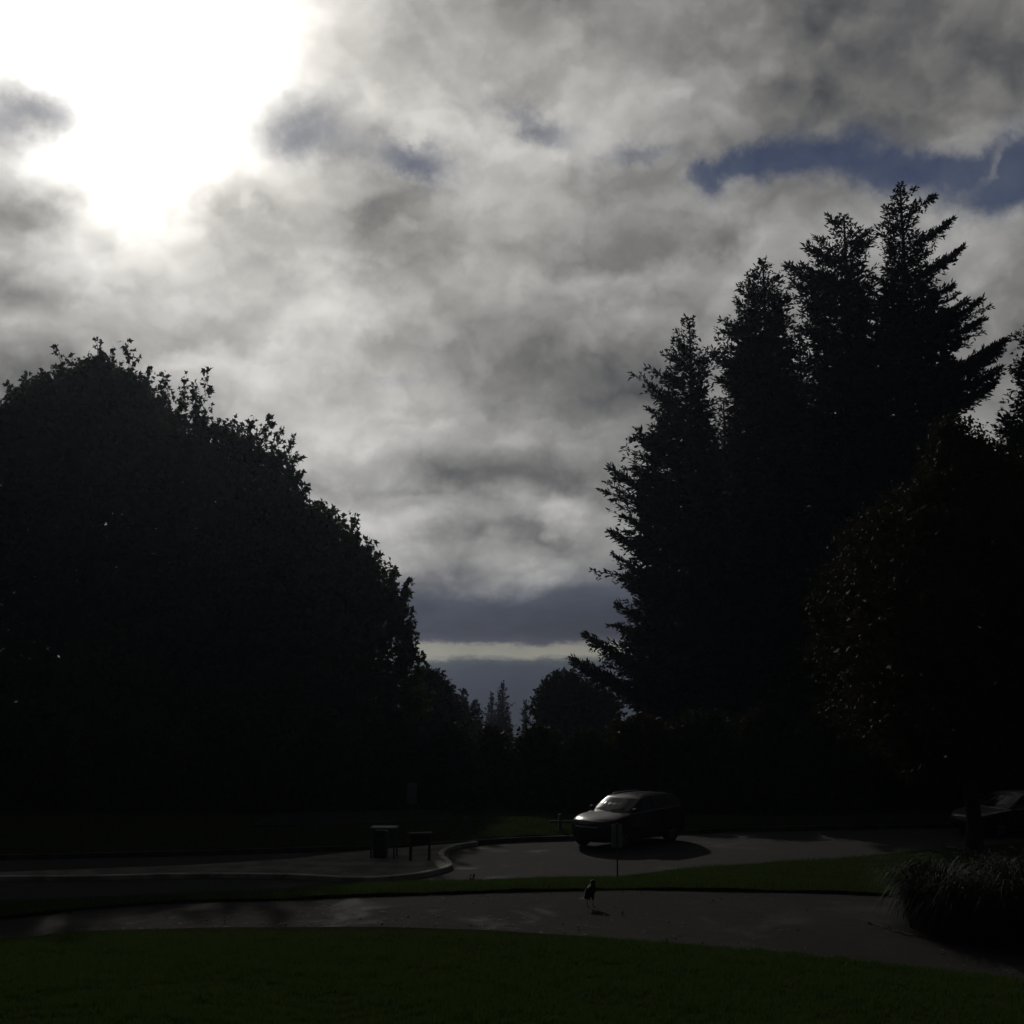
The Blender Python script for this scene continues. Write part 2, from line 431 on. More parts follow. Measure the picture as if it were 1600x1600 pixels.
lawn = sheet('lawn', lambda x: np.full_like(x, -6.0), f_1, lambda x, y, t: lawn_z(x, y), M['lawn'], 200, 60, (-40, 40), (0, .30))
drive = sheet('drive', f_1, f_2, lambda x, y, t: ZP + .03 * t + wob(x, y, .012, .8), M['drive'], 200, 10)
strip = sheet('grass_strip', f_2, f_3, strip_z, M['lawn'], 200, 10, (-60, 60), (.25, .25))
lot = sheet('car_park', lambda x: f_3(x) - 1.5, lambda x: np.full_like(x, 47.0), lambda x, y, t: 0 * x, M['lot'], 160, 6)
f_5 = lambda x: 47.3 + .25 * np.sin(x * .4) + 0 * x
f_4k = lambda x: f_4(x) + .16
kerb_far = sheet('kerb', f_4, f_4k, lambda x, y, t: .15 + 0 * x, M['kerb_far'], 200, 1, (-60, 60), (.3, 0))
far_lawn = sheet('verge', f_4k, f_5, far_z, M['lawn'], 200, 8, (-60, 60), (.2, .4))

# the concrete pavement that pokes out into the car park
def poly_slab(name, pts, z, depth, m, inset=0.0):
    mb = MB(); n = len(pts)
    v_ = [(p[0], p[1], z) for p in pts] + [(p[0], p[1], z - depth) for p in pts]
    fs = [tuple(range(n))] + [(i, i + n, (i + 1) % n + n, (i + 1) % n) for i in range(n)]
    mb.add(v_, fs)
    o = mb.build(name, m)
    bm = bmesh.new(); bm.from_mesh(o.data); bmesh.ops.recalc_face_normals(bm, faces=bm.faces); bm.to_mesh(o.data); bm.free()
    return tag(o, 'structure')

def spline(pts, n=6):
    pts = [np.array(p, float) for p in pts]; out = []
    for i in range(len(pts) - 1):
        a, b, c, d_ = pts[max(i - 1, 0)], pts[i], pts[i + 1], pts[min(i + 2, len(pts) - 1)]
        for k in range(n):
            t = k / n
            out.append(.5 * (2 * b + (c - a) * t + (2 * a - 5 * b + 4 * c - d_) * t * t + (3 * b - a - 3 * c + d_) * t ** 3))
    out.append(pts[-1]); return out

ZS = 0.13
edge = [G(px, py, ZS)[:2] for px, py in [(747, 1315), (722, 1318.5), (704, 1324), (695, 1330), (694.5, 1335), (699, 1340), (705, 1344.5), (707, 1349), (702, 1353.5), (688, 1357.5), (665, 1362.5), (630, 1367), (560, 1371), (450, 1366), (300, 1365), (120, 1369)]]
edge = spline(edge, 5) + [np.array((-30.0, 34.0))]
back = [np.array((-30.0, 36.2))] + [G(px, py, ZS)[:2] for px, py in [(0, 1362), (300, 1351), (460, 1341), (535, 1332), (600, 1326), (647, 1322.5), (700, 1318)]]
inner = []
for i, p in enumerate(edge):
    t = edge[min(i + 1, len(edge) - 1)] - edge[max(i - 1, 0)]; t /= np.linalg.norm(t)
    inner.append(p + .17 * np.array((t[1], -t[0])) * (1 if i else .3))
pave = poly_slab('pavement', inner + back, ZS - .006, .3, M['concrete'])
mbk = MB()
nk = len(edge)
vk = [(p[0], p[1], ZS - .30) for p in edge] + [(p[0], p[1], ZS - .02) for p in edge] + [(p[0] * .9 + q[0] * .1, p[1] * .9 + q[1] * .1, ZS) for p, q in zip(edge, inner)] + [(q[0], q[1], ZS) for q in inner] + [(q[0], q[1], ZS - .2) for q in inner]
mbk.add(vk, [(r * nk + i, (r + 1) * nk + i, (r + 1) * nk + i + 1, r * nk + i + 1) for r in range(4) for i in range(nk - 1)])
tag(mbk.build('kerb', M['kerb'], None, True), 'structure')
# dark joints cut across the pavement (thin strips of dirt lying in them)
M['dirt'] = mat('joint_dirt', (.03, .022, .014), .95, noise=(8, (.05, .028, .016)))
mbj = MB()
for a, b, wd in [((640, 1329), (697, 1338), .10), ((690, 1320), (706, 1352), .025), ((610, 1333), (560, 1370), .03), ((520, 1340), (440, 1366), .03)]:
    p, q = G(*a, ZS - .002)[:2], G(*b, ZS - .002)[:2]
    t = (q - p) / np.linalg.norm(q - p); nrm = np.array((-t[1], t[0])) * wd / 2
    pts_ = [p + (q - p) * i / 12 for i in range(13)]
    vs = []
    for i, c in enumerate(pts_):
        k = 1 + .5 * math.sin(i * 2.1); vs += [(*(c + nrm * k), ZS - .002), (*(c - nrm * k), ZS - .002)]
    mbj.add(vs, [(2 * i, 2 * i + 1, 2 * i + 3, 2 * i + 2) for i in range(12)])
mbj.build('pavement_joint', M['dirt'], pave)
pj = pave.children[0]
# a second road behind the verge, the trees' shade put into its dark asphalt colour
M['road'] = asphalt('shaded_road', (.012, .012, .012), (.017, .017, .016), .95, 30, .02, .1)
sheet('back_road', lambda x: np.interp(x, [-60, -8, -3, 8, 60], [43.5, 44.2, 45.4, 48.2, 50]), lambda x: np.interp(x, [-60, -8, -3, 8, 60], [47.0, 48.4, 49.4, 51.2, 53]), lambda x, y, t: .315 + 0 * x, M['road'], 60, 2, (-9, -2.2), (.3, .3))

# ------------------------------------------------------------------ trees
M['bark'] = mat('bark', (.05, .042, .033), .95, noise=(4.0, (.028, .024, .018)), bump=.9, bscale=14, spec=.1)
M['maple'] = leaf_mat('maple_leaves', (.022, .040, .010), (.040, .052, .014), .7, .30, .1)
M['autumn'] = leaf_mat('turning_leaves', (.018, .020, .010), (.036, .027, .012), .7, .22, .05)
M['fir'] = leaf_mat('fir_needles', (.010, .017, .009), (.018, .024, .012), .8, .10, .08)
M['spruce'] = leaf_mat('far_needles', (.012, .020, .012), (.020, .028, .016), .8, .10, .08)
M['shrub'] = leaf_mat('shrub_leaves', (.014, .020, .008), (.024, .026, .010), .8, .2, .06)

def norm(a): return a / (np.linalg.norm(a, axis=-1, keepdims=True) + 1e-9)
def rdir(n, r=rng):
    a = r.normal(size=(n, 3)); return norm(a)

LEAF5 = np.array([(0, -.05), (.26, .14), (.56, .34), (.22, .48), (0, 1.0), (-.22, .48), (-.56, .34), (-.26, .14)]) * np.array((.95, 1))
LEAF4 = np.array([(0, 0), (.32, .42), (0, 1.0), (-.32, .42)])
LEAF6 = np.array([(0, 0), (.28, .25), (.24, .62), (0, 1.0), (-.24, .62), (-.28, .25)])

def leaves(base, dirs, side, size, shape, fold=.12):
    # one flat (slightly cupped) leaf per row: base point, direction of the midrib, sideways vector, length
    k = len(shape); n = len(base)
    up = np.cross(side, dirs)
    V = (base[:, None] + dirs[:, None] * (shape[None, :, 1:2] * size[:, None, None])
         + side[:, None] * (shape[None, :, 0:1] * size[:, None, None])
         + up[:, None] * (np.abs(shape[None, :, 0:1]) * fold * size[:, None, None]))
    return V.reshape(-1, 3), np.arange(n * k).reshape(n, k)

def quads(base, dirs, length, width, r):
    s = norm(np.cross(dirs, rdir(len(dirs), r)))
    m = base + dirs * (length * .45)[:, None]; h = s * (width * .5)[:, None]
    V = np.stack([base, m + h, base + dirs * length[:, None], m - h], 1).reshape(-1, 3)
    return V, np.arange(len(base) * 4).reshape(-1, 4)

def prof(pts, Y, cx):
    q = np.array([P(px, py, Y)[[0, 2]] for px, py in pts]); q = q[np.argsort(q[:, 1])]
    return lambda z: np.interp(z, q[:, 1], np.abs(q[:, 0] - cx))

def trunk_mesh(root, cx, cy, z0, ztop, r0, limbs, m, lean=0.0, n=9):
    mb = MB(); k = 9
    pts = [(cx + lean * (i / k) ** 2 + .05 * math.sin(i * 1.7), cy + .05 * math.cos(i * 2.1), z0 + (ztop - z0) * i / k) for i in range(k + 1)]
    rad = [r0 * (1.35 if i == 0 else 1.0) * (1 - .93 * (i / k)) + .012 for i in range(k + 1)]
    mb.tube(pts, rad, n)
    for p0, p1, r in limbs:
        p0, p1 = np.array(p0), np.array(p1); mid = (p0 + p1) / 2 + np.array((0, 0, -.06 * np.linalg.norm(p1 - p0)))
        mb.tube([p0, mid, p1], [r, r * .6, r * .22], 5, False)
    return mb.build('trunk', m, root, True)

def conifer(name, label, Y, tx, top, left, right, z0=0.0, seed=1, group=None, limbs=(), first=1.2, spacing=.42, per=6, q_len=.32, q_w=.10, dens=1.0, m=None, flat=.75, base_r=.45, fill=1.0, up=(.75, .05)):
    r = np.random.default_rng(seed)
    tp = P(*top, Y); cx = P(tx, top[1], Y)[0]; H = tp[2]; cy = Y
    pL, pR = prof([top] + left, Y, cx), prof([top] + right, Y, cx)
    root = thing(name, label, 'tree', (cx, cy, z0), group=group)
    off = np.array((cx, cy, z0))
    B, D, Ln, Wd, wood = [], [], [], [], []
    def branch(p0, p1, ln, heavy=1.0, wide=.34):
        # boughs: needles carried on side twigs all along the outer part of a bough
        bd = p1 - p0; ln = np.linalg.norm(bd); bd = bd / ln
        nn = max(4, int(ln / .135 * heavy * dens))
        t = r.uniform(.10, 1.0, nn) ** .75
        sag = -4 * .05 * ln * t * (1 - t)
        node = p0 + bd * (t * ln)[:, None]; node[:, 2] += sag
        sd = norm(np.cross(bd, (0, 0, 1.0)))
        sgn = r.choice((-1, 1), nn)
        tl = (wide * ln * (1.05 - t) + .28 * min(1.0, ln / 2.2 + .15)) * r.uniform(.55, 1.1, nn)
        tl = np.minimum(tl, 1.5)
        tw = norm(bd * r.uniform(.5, 1.0, nn)[:, None] + sd * (sgn * r.uniform(.5, 1.1, nn))[:, None] + np.stack([0 * t, 0 * t, r.normal(.05, .30, nn)], 1))
        m_ = np.maximum(2, (tl / .10).astype(int))
        idx = np.repeat(np.arange(nn), m_)
        u = r.uniform(0, 1, len(idx))
        b = node[idx] + tw[idx] * (u * tl[idx])[:, None]
        b[:, 2] -= .12 * (u * tl[idx]) ** 2
        dd = norm(tw[idx] * .9 + rdir(len(idx), r) * .55)
        B.append(b); D.append(dd)
        Ln.append(q_len * min(1.0, .5 + ln / 3.5) * r.uniform(.6, 1.25, len(idx))); Wd.append(q_w * r.uniform(.7, 1.3, len(idx)))
        wood.append((p0 - off, p1 - off, max(.012, .012 * ln)))
    z = z0 + first
    while z < H - .15:
        rel = (z - z0) / (H - z0)
        for k in range(per):
            a = r.uniform(0, 2 * PI)
            c = math.cos(a)
            slope = up[1] + (up[0] - up[1]) * rel ** 2 + r.normal(0, .10)
            zb = z + r.uniform(-.2, .2)
            Lr = .3
            for _ in range(3):
                zt = min(zb + Lr * slope, H)
                cw = .5 + .5 * math.sin(PI / 2 * c); Lr = pR(zt) * cw + pL(zt) * (1 - cw)
            Lr = max(.12, Lr * (1 + .20 * math.sin(z * 1.7 + 3 * a + seed) + .12 * math.sin(z * 4.7 - 2 * a)) * r.choice((1.12, 1.0, .84, .58), p=(.15, .35, .3, .2)) * r.uniform(.94, 1.06) / (abs(c) ** 3 + abs(math.sin(a)) ** 3) ** (1 / 3))
            p0 = np.array((cx, cy, zb)); p1 = p0 + np.array((c * Lr, math.sin(a) * Lr * flat, Lr * slope))
            branch(p0, p1, Lr)
        z += spacing * r.uniform(.8, 1.2) * (.55 + .55 * (1 - rel))
    for px, py, hv in limbs:
        dy = r.uniform(-.8, .3)
        p1 = P(px, py, Y + dy); L_ = abs(p1[0] - cx)
        p0 = np.array((cx, cy, p1[2] - L_ * r.uniform(.42, .62) * (1 if hv > 0 else -.3)))
        branch(p0, p1, L_, abs(hv) * 4.0, .42)
    B = np.concatenate(B); D = np.concatenate(D); Ln = np.concatenate(Ln); Wd = np.concatenate(Wd)
    # dense inner foliage round the trunk
    nf = int(20000 * fill)
    zf = z0 + first + (H - z0 - first) * (1 - np.sqrt(r.uniform(0, 1, nf))) * .97
    a = r.uniform(0, 2 * PI, nf); c = np.cos(a); cw = .5 + .5 * np.sin(PI / 2 * c)
    rr_ = (pR(zf) * cw + pL(zf) * (1 - cw)) * np.sqrt(r.uniform(.0, .56, nf))
    Lf = r.uniform(.35, .9, nf) * np.clip((pR(zf) + pL(zf)) * .22, .18, 1.0); rr_ = rr_ * np.where(zf > H - 2.5, .75, 1.0)
    Bf = np.stack([cx + c * rr_, cy + np.sin(a) * rr_ * flat, zf], 1)
    Df = norm(rdir(nf, r) * np.array((1, 1, .6)) + .25 * np.stack([c, np.sin(a), 0 * a], 1))
    V1, F1 = quads(B, D, Ln, Wd, r)
    V2, F2 = quads(Bf, Df, Lf * q_len / .32, Lf * r.uniform(.32, .42, nf) * q_len / .32, r)
    me = np_mesh('crown', np.concatenate([V1, V2]) - off, [np.concatenate([F1, F2 + len(V1)])])
    link('crown', me, m or M['fir'], root)
    tl_ = [wd for wd in wood if r.uniform() < .55 or wd[2] > .05]
    trunk_mesh(root, 0, 0, 0, H - z0 - .3, base_r, tl_, M['bark'])
    return root

TK = 19
def broadleaf(name, label, Y, tx, base_z, crown_lo, left, right, top, seed, leaf, n_spray, size, m, group=None, shape=LEAF5, depth=.8, tips=(), inner=6000, inner_size=.6, spray_len=1.0, per=11, trunk_r=.4, clump=1.3, nclump=150, cat='tree', sprigs=False, droop=.55):
    r = np.random.default_rng(seed)
    cx = P(tx, top[1], Y)[0]; cy = Y; H = P(*top, Y)[2]
    pL, pR = prof([top] + left, Y, cx), prof([top] + right, Y, cx)
    if sprigs:                                 # more shoots at random along the given outline
        for side, sg in ((left, -1), (right, 1)):
            q = [top] + list(side)
            for a, b in zip(q[:-1], q[1:]):
                if not (-40 < a[0] < 720) or a[1] > 1090: continue
                for k in range(max(1, int(math.hypot(a[0] - b[0], a[1] - b[1]) / 13))):
                    t = r.uniform(); tips = list(tips) + [(a[0] + (b[0] - a[0]) * t + sg * r.uniform(-2, 16), a[1] + (b[1] - a[1]) * t - r.uniform(-6, 16), r.uniform(.8, 1.7))]
    root = thing(name, label, cat, (cx, cy, base_z), group=group); off = np.array((cx, cy, base_z))
    zlo = crown_lo
    def rad(z, a):
        c = np.cos(a)
        cw = .5 + .5 * np.sin(PI / 2 * c)
        return pR(z) * cw + pL(z) * (1 - cw), depth
    # clumps sit on the crown's skin, so the outline is lumpy and the skin has hollows
    zz_ = zlo + (H - zlo) * r.uniform(0, 1, nclump) ** .85; ac = r.uniform(0, 2 * PI, nclump); ac = np.arctan2(np.sign(np.sin(ac)) * np.abs(np.sin(ac)) ** 1.5, np.cos(ac))
    rc, dp = rad(zz_, ac)
    kc = np.maximum(rc - clump * .55, rc * .62) * r.uniform(.86, 1.04, nclump)
    cen = np.stack([cx + np.cos(ac) * kc, cy + np.sin(ac) * kc * dp, zz_ - clump * .3], 1)
    crad = clump * r.uniform(.65, 1.25, nclump)
    pick = r.integers(0, nclump, n_spray)
    o_ = norm(cen[pick] - np.array((cx, cy, (H + zlo) * .42)))
    dirn = norm(rdir(n_spray, r) + o_ * .95 + np.array((0, 0, .28)))
    st = cen[pick] + dirn * (crad[pick] * r.uniform(.2, .9, n_spray))[:, None]
    # keep sprays under the crown's outline
    zc = np.clip(st[:, 2], zlo - .5, H)
    an = np.arctan2((st[:, 1] - cy) / depth, st[:, 0] - cx); rn, _ = rad(zc, an)
    now = np.hypot(st[:, 0] - cx, (st[:, 1] - cy) / depth)
    sc_ = np.where(now > rn * 1.0, rn * 1.0 / (now + 1e-6), 1.0)
    st[:, 0] = cx + (st[:, 0] - cx) * sc_; st[:, 1] = cy + (st[:, 1] - cy) * sc_; st[:, 2] = np.minimum(st[:, 2], H - .1)
    sl = spray_len * r.uniform(.5, 1.15, n_spray)
    if len(tips):                              # leading shoots that stand clear of the crown
        ts, td, tl = [], [], []
        for px, py, ln in tips:
            e = P(px, py, Y + r.normal(0, .8)); q = np.array((cx, cy, (H + zlo) * .45)); dd = e - q; dd /= np.linalg.norm(dd)
            dd = norm(dd * .6 + np.array((r.normal(0, .15), 0, .85)))
            for k in range(TK):                # side shoots all the way up a leading shoot, shorter towards its tip
                u = k / (TK - 1.0); d2 = norm(dd + rdir(1, r)[0] * (.45 + .75 * u)); l2 = ln * (.26 + .42 * u) * r.uniform(.7, 1.25)
                ts.append(e - dd * (ln * 1.7 * u + l2 * .6)); td.append(d2); tl.append(l2)
        st = np.concatenate([st, np.array(ts)]); dirn = np.concatenate([dirn, np.array(td)]); sl = np.concatenate([sl, np.array(tl)])
    ns = len(st); wood_tips = range(ns - TK * len(tips), ns) if len(tips) else ()
    cnt = np.maximum(6, (per * sl / spray_len).astype(int))
    idx = np.repeat(np.arange(ns), cnt); u = r.uniform(.05, 1.0, len(idx))
    b = st[idx] + dirn[idx] * (u * sl[idx])[:, None] + rdir(len(idx), r) * .10 * spray_len
    ld = norm(dirn[idx] * .35 + rdir(len(idx), r) * .9 + np.array((0, 0, -droop)))
    sd = norm(np.cross(ld, rdir(len(idx), r)))
    V1, F1 = leaves(b, ld, sd, size * r.uniform(.55, 1.2, len(idx)), shape)
    # darker mass of foliage inside
    zi = zlo + (H - zlo) * r.uniform(0, .96, inner); ai = r.uniform(0, 2 * PI, inner); ri, _ = rad(zi, ai); ri = np.maximum(ri - clump * .35, ri * .5) * np.sqrt(r.uniform(.0, .80, inner))
    bi = np.stack([cx + np.cos(ai) * ri, cy + np.sin(ai) * ri * depth, zi], 1)
    di = rdir(inner, r); V2, F2 = leaves(bi, di, norm(np.cross(di, rdir(inner, r))), inner_size * r.uniform(.6, 1.2, inner), LEAF4)
    me = np_mesh('crown', np.concatenate([V1, V2]) - off, [F1, F2 + len(V1)])
    link('crown', me, m, root)
    lb = []
    for i in r.choice(nclump, min(46, nclump), replace=False):
        e = cen[i] - off; s_ = np.array((0, 0, max(.25 * (H - base_z), e[2] * .45))) * r.uniform(.7, 1.0)
        lb.append((s_, e, max(.02, trunk_r * .28)))
    for i in r.choice(ns, min(240, ns), replace=False): lb.append((st[i] - dirn[i] * .8 - off, st[i] + dirn[i] * sl[i] * .9 - off, .013))
    if len(tips):
        for i in range(ns - TK * len(tips), ns): lb.append((st[i] - off - dirn[i] * .4, st[i] + dirn[i] * sl[i] * .95 - off, .018))
    trunk_mesh(root, 0, 0, -.1, (H - base_z) * .8, trunk_r, lb, M['bark'])
    return root

LT = 'big leafy trees left of the car park'
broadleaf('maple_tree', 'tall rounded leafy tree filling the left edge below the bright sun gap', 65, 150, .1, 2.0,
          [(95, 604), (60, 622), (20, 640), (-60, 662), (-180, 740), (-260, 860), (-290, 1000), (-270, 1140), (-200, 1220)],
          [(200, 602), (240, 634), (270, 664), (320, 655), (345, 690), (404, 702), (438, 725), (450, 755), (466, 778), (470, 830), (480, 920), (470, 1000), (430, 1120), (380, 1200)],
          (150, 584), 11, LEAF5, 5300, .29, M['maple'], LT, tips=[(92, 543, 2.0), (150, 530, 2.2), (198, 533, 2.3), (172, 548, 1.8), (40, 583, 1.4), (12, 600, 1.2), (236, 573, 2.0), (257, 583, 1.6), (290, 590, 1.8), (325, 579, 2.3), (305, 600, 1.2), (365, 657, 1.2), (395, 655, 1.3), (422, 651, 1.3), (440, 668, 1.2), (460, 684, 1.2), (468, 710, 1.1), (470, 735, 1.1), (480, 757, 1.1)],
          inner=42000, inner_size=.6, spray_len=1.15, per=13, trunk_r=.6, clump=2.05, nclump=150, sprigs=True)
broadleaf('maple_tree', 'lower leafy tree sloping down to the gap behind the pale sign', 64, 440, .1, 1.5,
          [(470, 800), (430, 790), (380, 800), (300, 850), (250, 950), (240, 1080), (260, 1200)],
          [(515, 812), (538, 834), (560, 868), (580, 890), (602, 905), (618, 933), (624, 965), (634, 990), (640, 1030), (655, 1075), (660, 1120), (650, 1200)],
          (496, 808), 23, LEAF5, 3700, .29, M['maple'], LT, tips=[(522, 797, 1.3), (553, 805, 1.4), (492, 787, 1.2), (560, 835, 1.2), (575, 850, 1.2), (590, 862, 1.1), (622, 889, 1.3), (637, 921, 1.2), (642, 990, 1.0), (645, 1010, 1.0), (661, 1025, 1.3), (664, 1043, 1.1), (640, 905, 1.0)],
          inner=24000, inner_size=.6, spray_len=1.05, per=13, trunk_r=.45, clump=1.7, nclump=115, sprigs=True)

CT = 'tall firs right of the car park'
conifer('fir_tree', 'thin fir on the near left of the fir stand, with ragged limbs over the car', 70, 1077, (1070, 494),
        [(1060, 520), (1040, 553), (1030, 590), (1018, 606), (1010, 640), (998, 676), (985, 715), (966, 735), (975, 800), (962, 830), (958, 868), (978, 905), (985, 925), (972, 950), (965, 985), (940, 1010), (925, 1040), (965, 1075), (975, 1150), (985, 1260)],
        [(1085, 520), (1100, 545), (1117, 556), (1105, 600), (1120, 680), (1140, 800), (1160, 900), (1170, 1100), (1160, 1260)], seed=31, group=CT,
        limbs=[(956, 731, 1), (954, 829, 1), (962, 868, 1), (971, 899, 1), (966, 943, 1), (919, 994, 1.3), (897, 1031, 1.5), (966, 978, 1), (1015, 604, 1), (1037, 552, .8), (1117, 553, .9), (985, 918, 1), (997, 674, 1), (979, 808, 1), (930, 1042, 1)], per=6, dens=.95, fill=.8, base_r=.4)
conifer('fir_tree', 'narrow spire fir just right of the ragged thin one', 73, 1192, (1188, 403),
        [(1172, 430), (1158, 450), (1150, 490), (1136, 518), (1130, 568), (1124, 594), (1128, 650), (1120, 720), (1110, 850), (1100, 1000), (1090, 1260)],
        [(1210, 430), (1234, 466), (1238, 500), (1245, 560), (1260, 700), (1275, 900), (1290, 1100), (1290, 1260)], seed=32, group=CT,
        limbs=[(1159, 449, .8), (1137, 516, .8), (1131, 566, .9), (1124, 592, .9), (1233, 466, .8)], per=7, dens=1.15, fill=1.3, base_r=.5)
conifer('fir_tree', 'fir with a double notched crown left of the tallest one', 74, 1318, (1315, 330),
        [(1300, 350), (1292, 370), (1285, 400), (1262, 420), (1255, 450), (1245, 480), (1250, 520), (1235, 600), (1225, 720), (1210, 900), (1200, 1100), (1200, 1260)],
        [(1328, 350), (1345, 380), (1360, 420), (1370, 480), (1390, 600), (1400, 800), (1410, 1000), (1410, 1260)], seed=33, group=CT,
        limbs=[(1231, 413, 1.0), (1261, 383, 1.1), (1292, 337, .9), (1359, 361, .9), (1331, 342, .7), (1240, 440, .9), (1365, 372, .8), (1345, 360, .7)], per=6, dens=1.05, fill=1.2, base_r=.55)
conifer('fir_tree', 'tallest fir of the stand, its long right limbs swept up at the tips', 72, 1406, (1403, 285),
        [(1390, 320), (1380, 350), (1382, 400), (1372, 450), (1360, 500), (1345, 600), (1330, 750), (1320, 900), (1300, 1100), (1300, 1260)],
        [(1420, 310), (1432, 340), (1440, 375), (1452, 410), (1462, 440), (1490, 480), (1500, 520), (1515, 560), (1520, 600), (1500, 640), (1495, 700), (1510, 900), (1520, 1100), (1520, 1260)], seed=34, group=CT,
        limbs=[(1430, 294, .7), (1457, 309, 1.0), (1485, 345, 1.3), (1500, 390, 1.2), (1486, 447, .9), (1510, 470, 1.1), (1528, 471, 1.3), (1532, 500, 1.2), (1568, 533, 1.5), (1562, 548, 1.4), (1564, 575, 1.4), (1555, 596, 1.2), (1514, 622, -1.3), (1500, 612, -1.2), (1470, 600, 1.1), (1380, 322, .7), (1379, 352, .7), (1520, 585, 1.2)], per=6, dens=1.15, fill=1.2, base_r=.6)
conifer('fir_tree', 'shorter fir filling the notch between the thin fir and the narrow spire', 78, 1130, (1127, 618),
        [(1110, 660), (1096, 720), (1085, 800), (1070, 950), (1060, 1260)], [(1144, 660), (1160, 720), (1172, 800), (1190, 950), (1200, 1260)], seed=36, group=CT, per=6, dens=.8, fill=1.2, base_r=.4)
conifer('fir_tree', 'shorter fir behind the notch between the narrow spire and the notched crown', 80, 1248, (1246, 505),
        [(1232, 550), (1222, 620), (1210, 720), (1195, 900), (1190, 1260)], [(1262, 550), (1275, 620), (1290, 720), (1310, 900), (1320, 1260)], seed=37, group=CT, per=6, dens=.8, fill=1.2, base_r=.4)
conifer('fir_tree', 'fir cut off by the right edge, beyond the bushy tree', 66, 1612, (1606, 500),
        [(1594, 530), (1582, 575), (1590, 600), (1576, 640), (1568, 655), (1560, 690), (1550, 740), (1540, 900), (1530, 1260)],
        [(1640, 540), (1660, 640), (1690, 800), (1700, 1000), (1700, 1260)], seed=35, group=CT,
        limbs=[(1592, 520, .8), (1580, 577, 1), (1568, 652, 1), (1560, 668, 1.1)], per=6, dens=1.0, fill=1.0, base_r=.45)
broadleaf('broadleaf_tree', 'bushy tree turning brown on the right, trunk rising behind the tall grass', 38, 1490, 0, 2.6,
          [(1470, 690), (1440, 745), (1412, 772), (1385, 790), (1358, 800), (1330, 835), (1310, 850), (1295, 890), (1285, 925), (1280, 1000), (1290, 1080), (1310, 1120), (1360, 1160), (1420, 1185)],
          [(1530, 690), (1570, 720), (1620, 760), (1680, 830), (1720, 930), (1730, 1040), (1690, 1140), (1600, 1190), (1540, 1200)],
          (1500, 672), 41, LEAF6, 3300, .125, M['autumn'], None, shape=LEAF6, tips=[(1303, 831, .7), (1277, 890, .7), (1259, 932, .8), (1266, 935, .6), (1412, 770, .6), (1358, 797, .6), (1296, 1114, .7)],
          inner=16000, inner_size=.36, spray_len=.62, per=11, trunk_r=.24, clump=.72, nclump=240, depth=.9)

# the trees far beyond, seen through the gap
FT = 'far trees in the gap'
conifer('conifer', 'small far conifer, pointed, alone in the middle of the gap', 150, 785, (785, 1064), [(778, 1080), (776, 1095), (772, 1115), (768, 1150)], [(792, 1080), (797, 1095), (801, 1115), (806, 1150)], z0=-9, seed=51, group=FT, m=M['spruce'], spacing=.5, per=6, q_len=.34, q_w=.13, fill=.4, dens=.6)
conifer('conifer', 'faint far conifer touching the left of the pointed one', 165, 768, (768, 1081), [(762, 1095), (757, 1115), (754, 1150)], [(774, 1095), (778, 1115), (782, 1150)], z0=-10, seed=52, group=FT, m=M['spruce'], spacing=.5, per=6, q_len=.34, q_w=.13, fill=.4, dens=.6)
conifer('conifer', 'shortest far conifer, at the left foot of the round dark clump', 140, 821, (821, 1096), [(816, 1112), (812, 1150)], [(826, 1112), (830, 1150)], z0=-8, seed=53, group=FT, m=M['spruce'], spacing=.5, per=6, q_len=.34, q_w=.12, fill=.4, dens=.6)
conifer('conifer', 'dark far conifer beside the left leafy tree, left of two', 112, 704, (703, 1067), [(697, 1080), (690, 1100), (680, 1150)], [(710, 1080), (716, 1100), (725, 1150)], z0=-5, seed=54, group=FT, m=M['spruce'], spacing=.6, per=6, q_len=.42, q_w=.15, fill=.6, dens=.6)
conifer('conifer', 'dark far conifer left of the gap, right of two', 110, 722, (720, 1075), [(712, 1090), (704, 1120), (700, 1150)], [(728, 1082), (736, 1095), (748, 1130), (752, 1150)], z0=-5, seed=55, group=FT, m=M['spruce'], spacing=.6, per=7, q_len=.42, q_w=.15, fill=.7, dens=.6)
conifer('conifer', 'low dark conifer at the left lip of the gap', 120, 743, (744, 1093), [(736, 1102), (730, 1130), (724, 1160)], [(751, 1104), (756, 1130), (760, 1160)], z0=-6, seed=56, group=FT, m=M['spruce'], spacing=.6, per=7, q_len=.42, q_w=.15, fill=.7, dens=.6)
broadleaf('bushy_tree', 'round dark far tree with a spiky top right of the gap', 92, 880, -3, 0.0,
          [(868, 1068), (856, 1078), (846, 1092), (838, 1106), (832, 1130), (820, 1170), (820, 1230)], [(903, 1066), (915, 1076), (930, 1080), (955, 1092), (965, 1130), (960, 1230)], (886, 1062), 61, LEAF6, 1500, .30, M['shrub'], FT, shape=LEAF6,
          tips=[(866, 1050, 1.9), (882, 1046, 1.9), (901, 1042, 2.2), (848, 1062, 1.6), (838, 1078, 1.4), (925, 1057, 1.8), (874, 1056, 1.3), (912, 1060, 1.4), (856, 1064, 1.4), (891, 1052, 1.5), (842, 1090, 1.0), (938, 1068, 1.3)], inner=3000, inner_size=.8, spray_len=.8, per=9, trunk_r=.3, clump=1.0, nclump=110)
broadleaf('bushy_tree', 'dark far tree running down behind the left leafy tree', 84, 672, -2, 0.0,
          [(665, 1062), (650, 1075), (630, 1100), (620, 1170), (620, 1240)], [(684, 1068), (698, 1088), (712, 1110), (735, 1140), (745, 1200), (745, 1240)], (672, 1058), 62, LEAF6, 1300, .30, M['shrub'], FT, shape=LEAF6,
          tips=[(680, 1063, .9), (690, 1076, .8)], inner=2600, inner_size=.8, spray_len=.8, per=9, trunk_r=.3, clump=1.0, nclump=100)

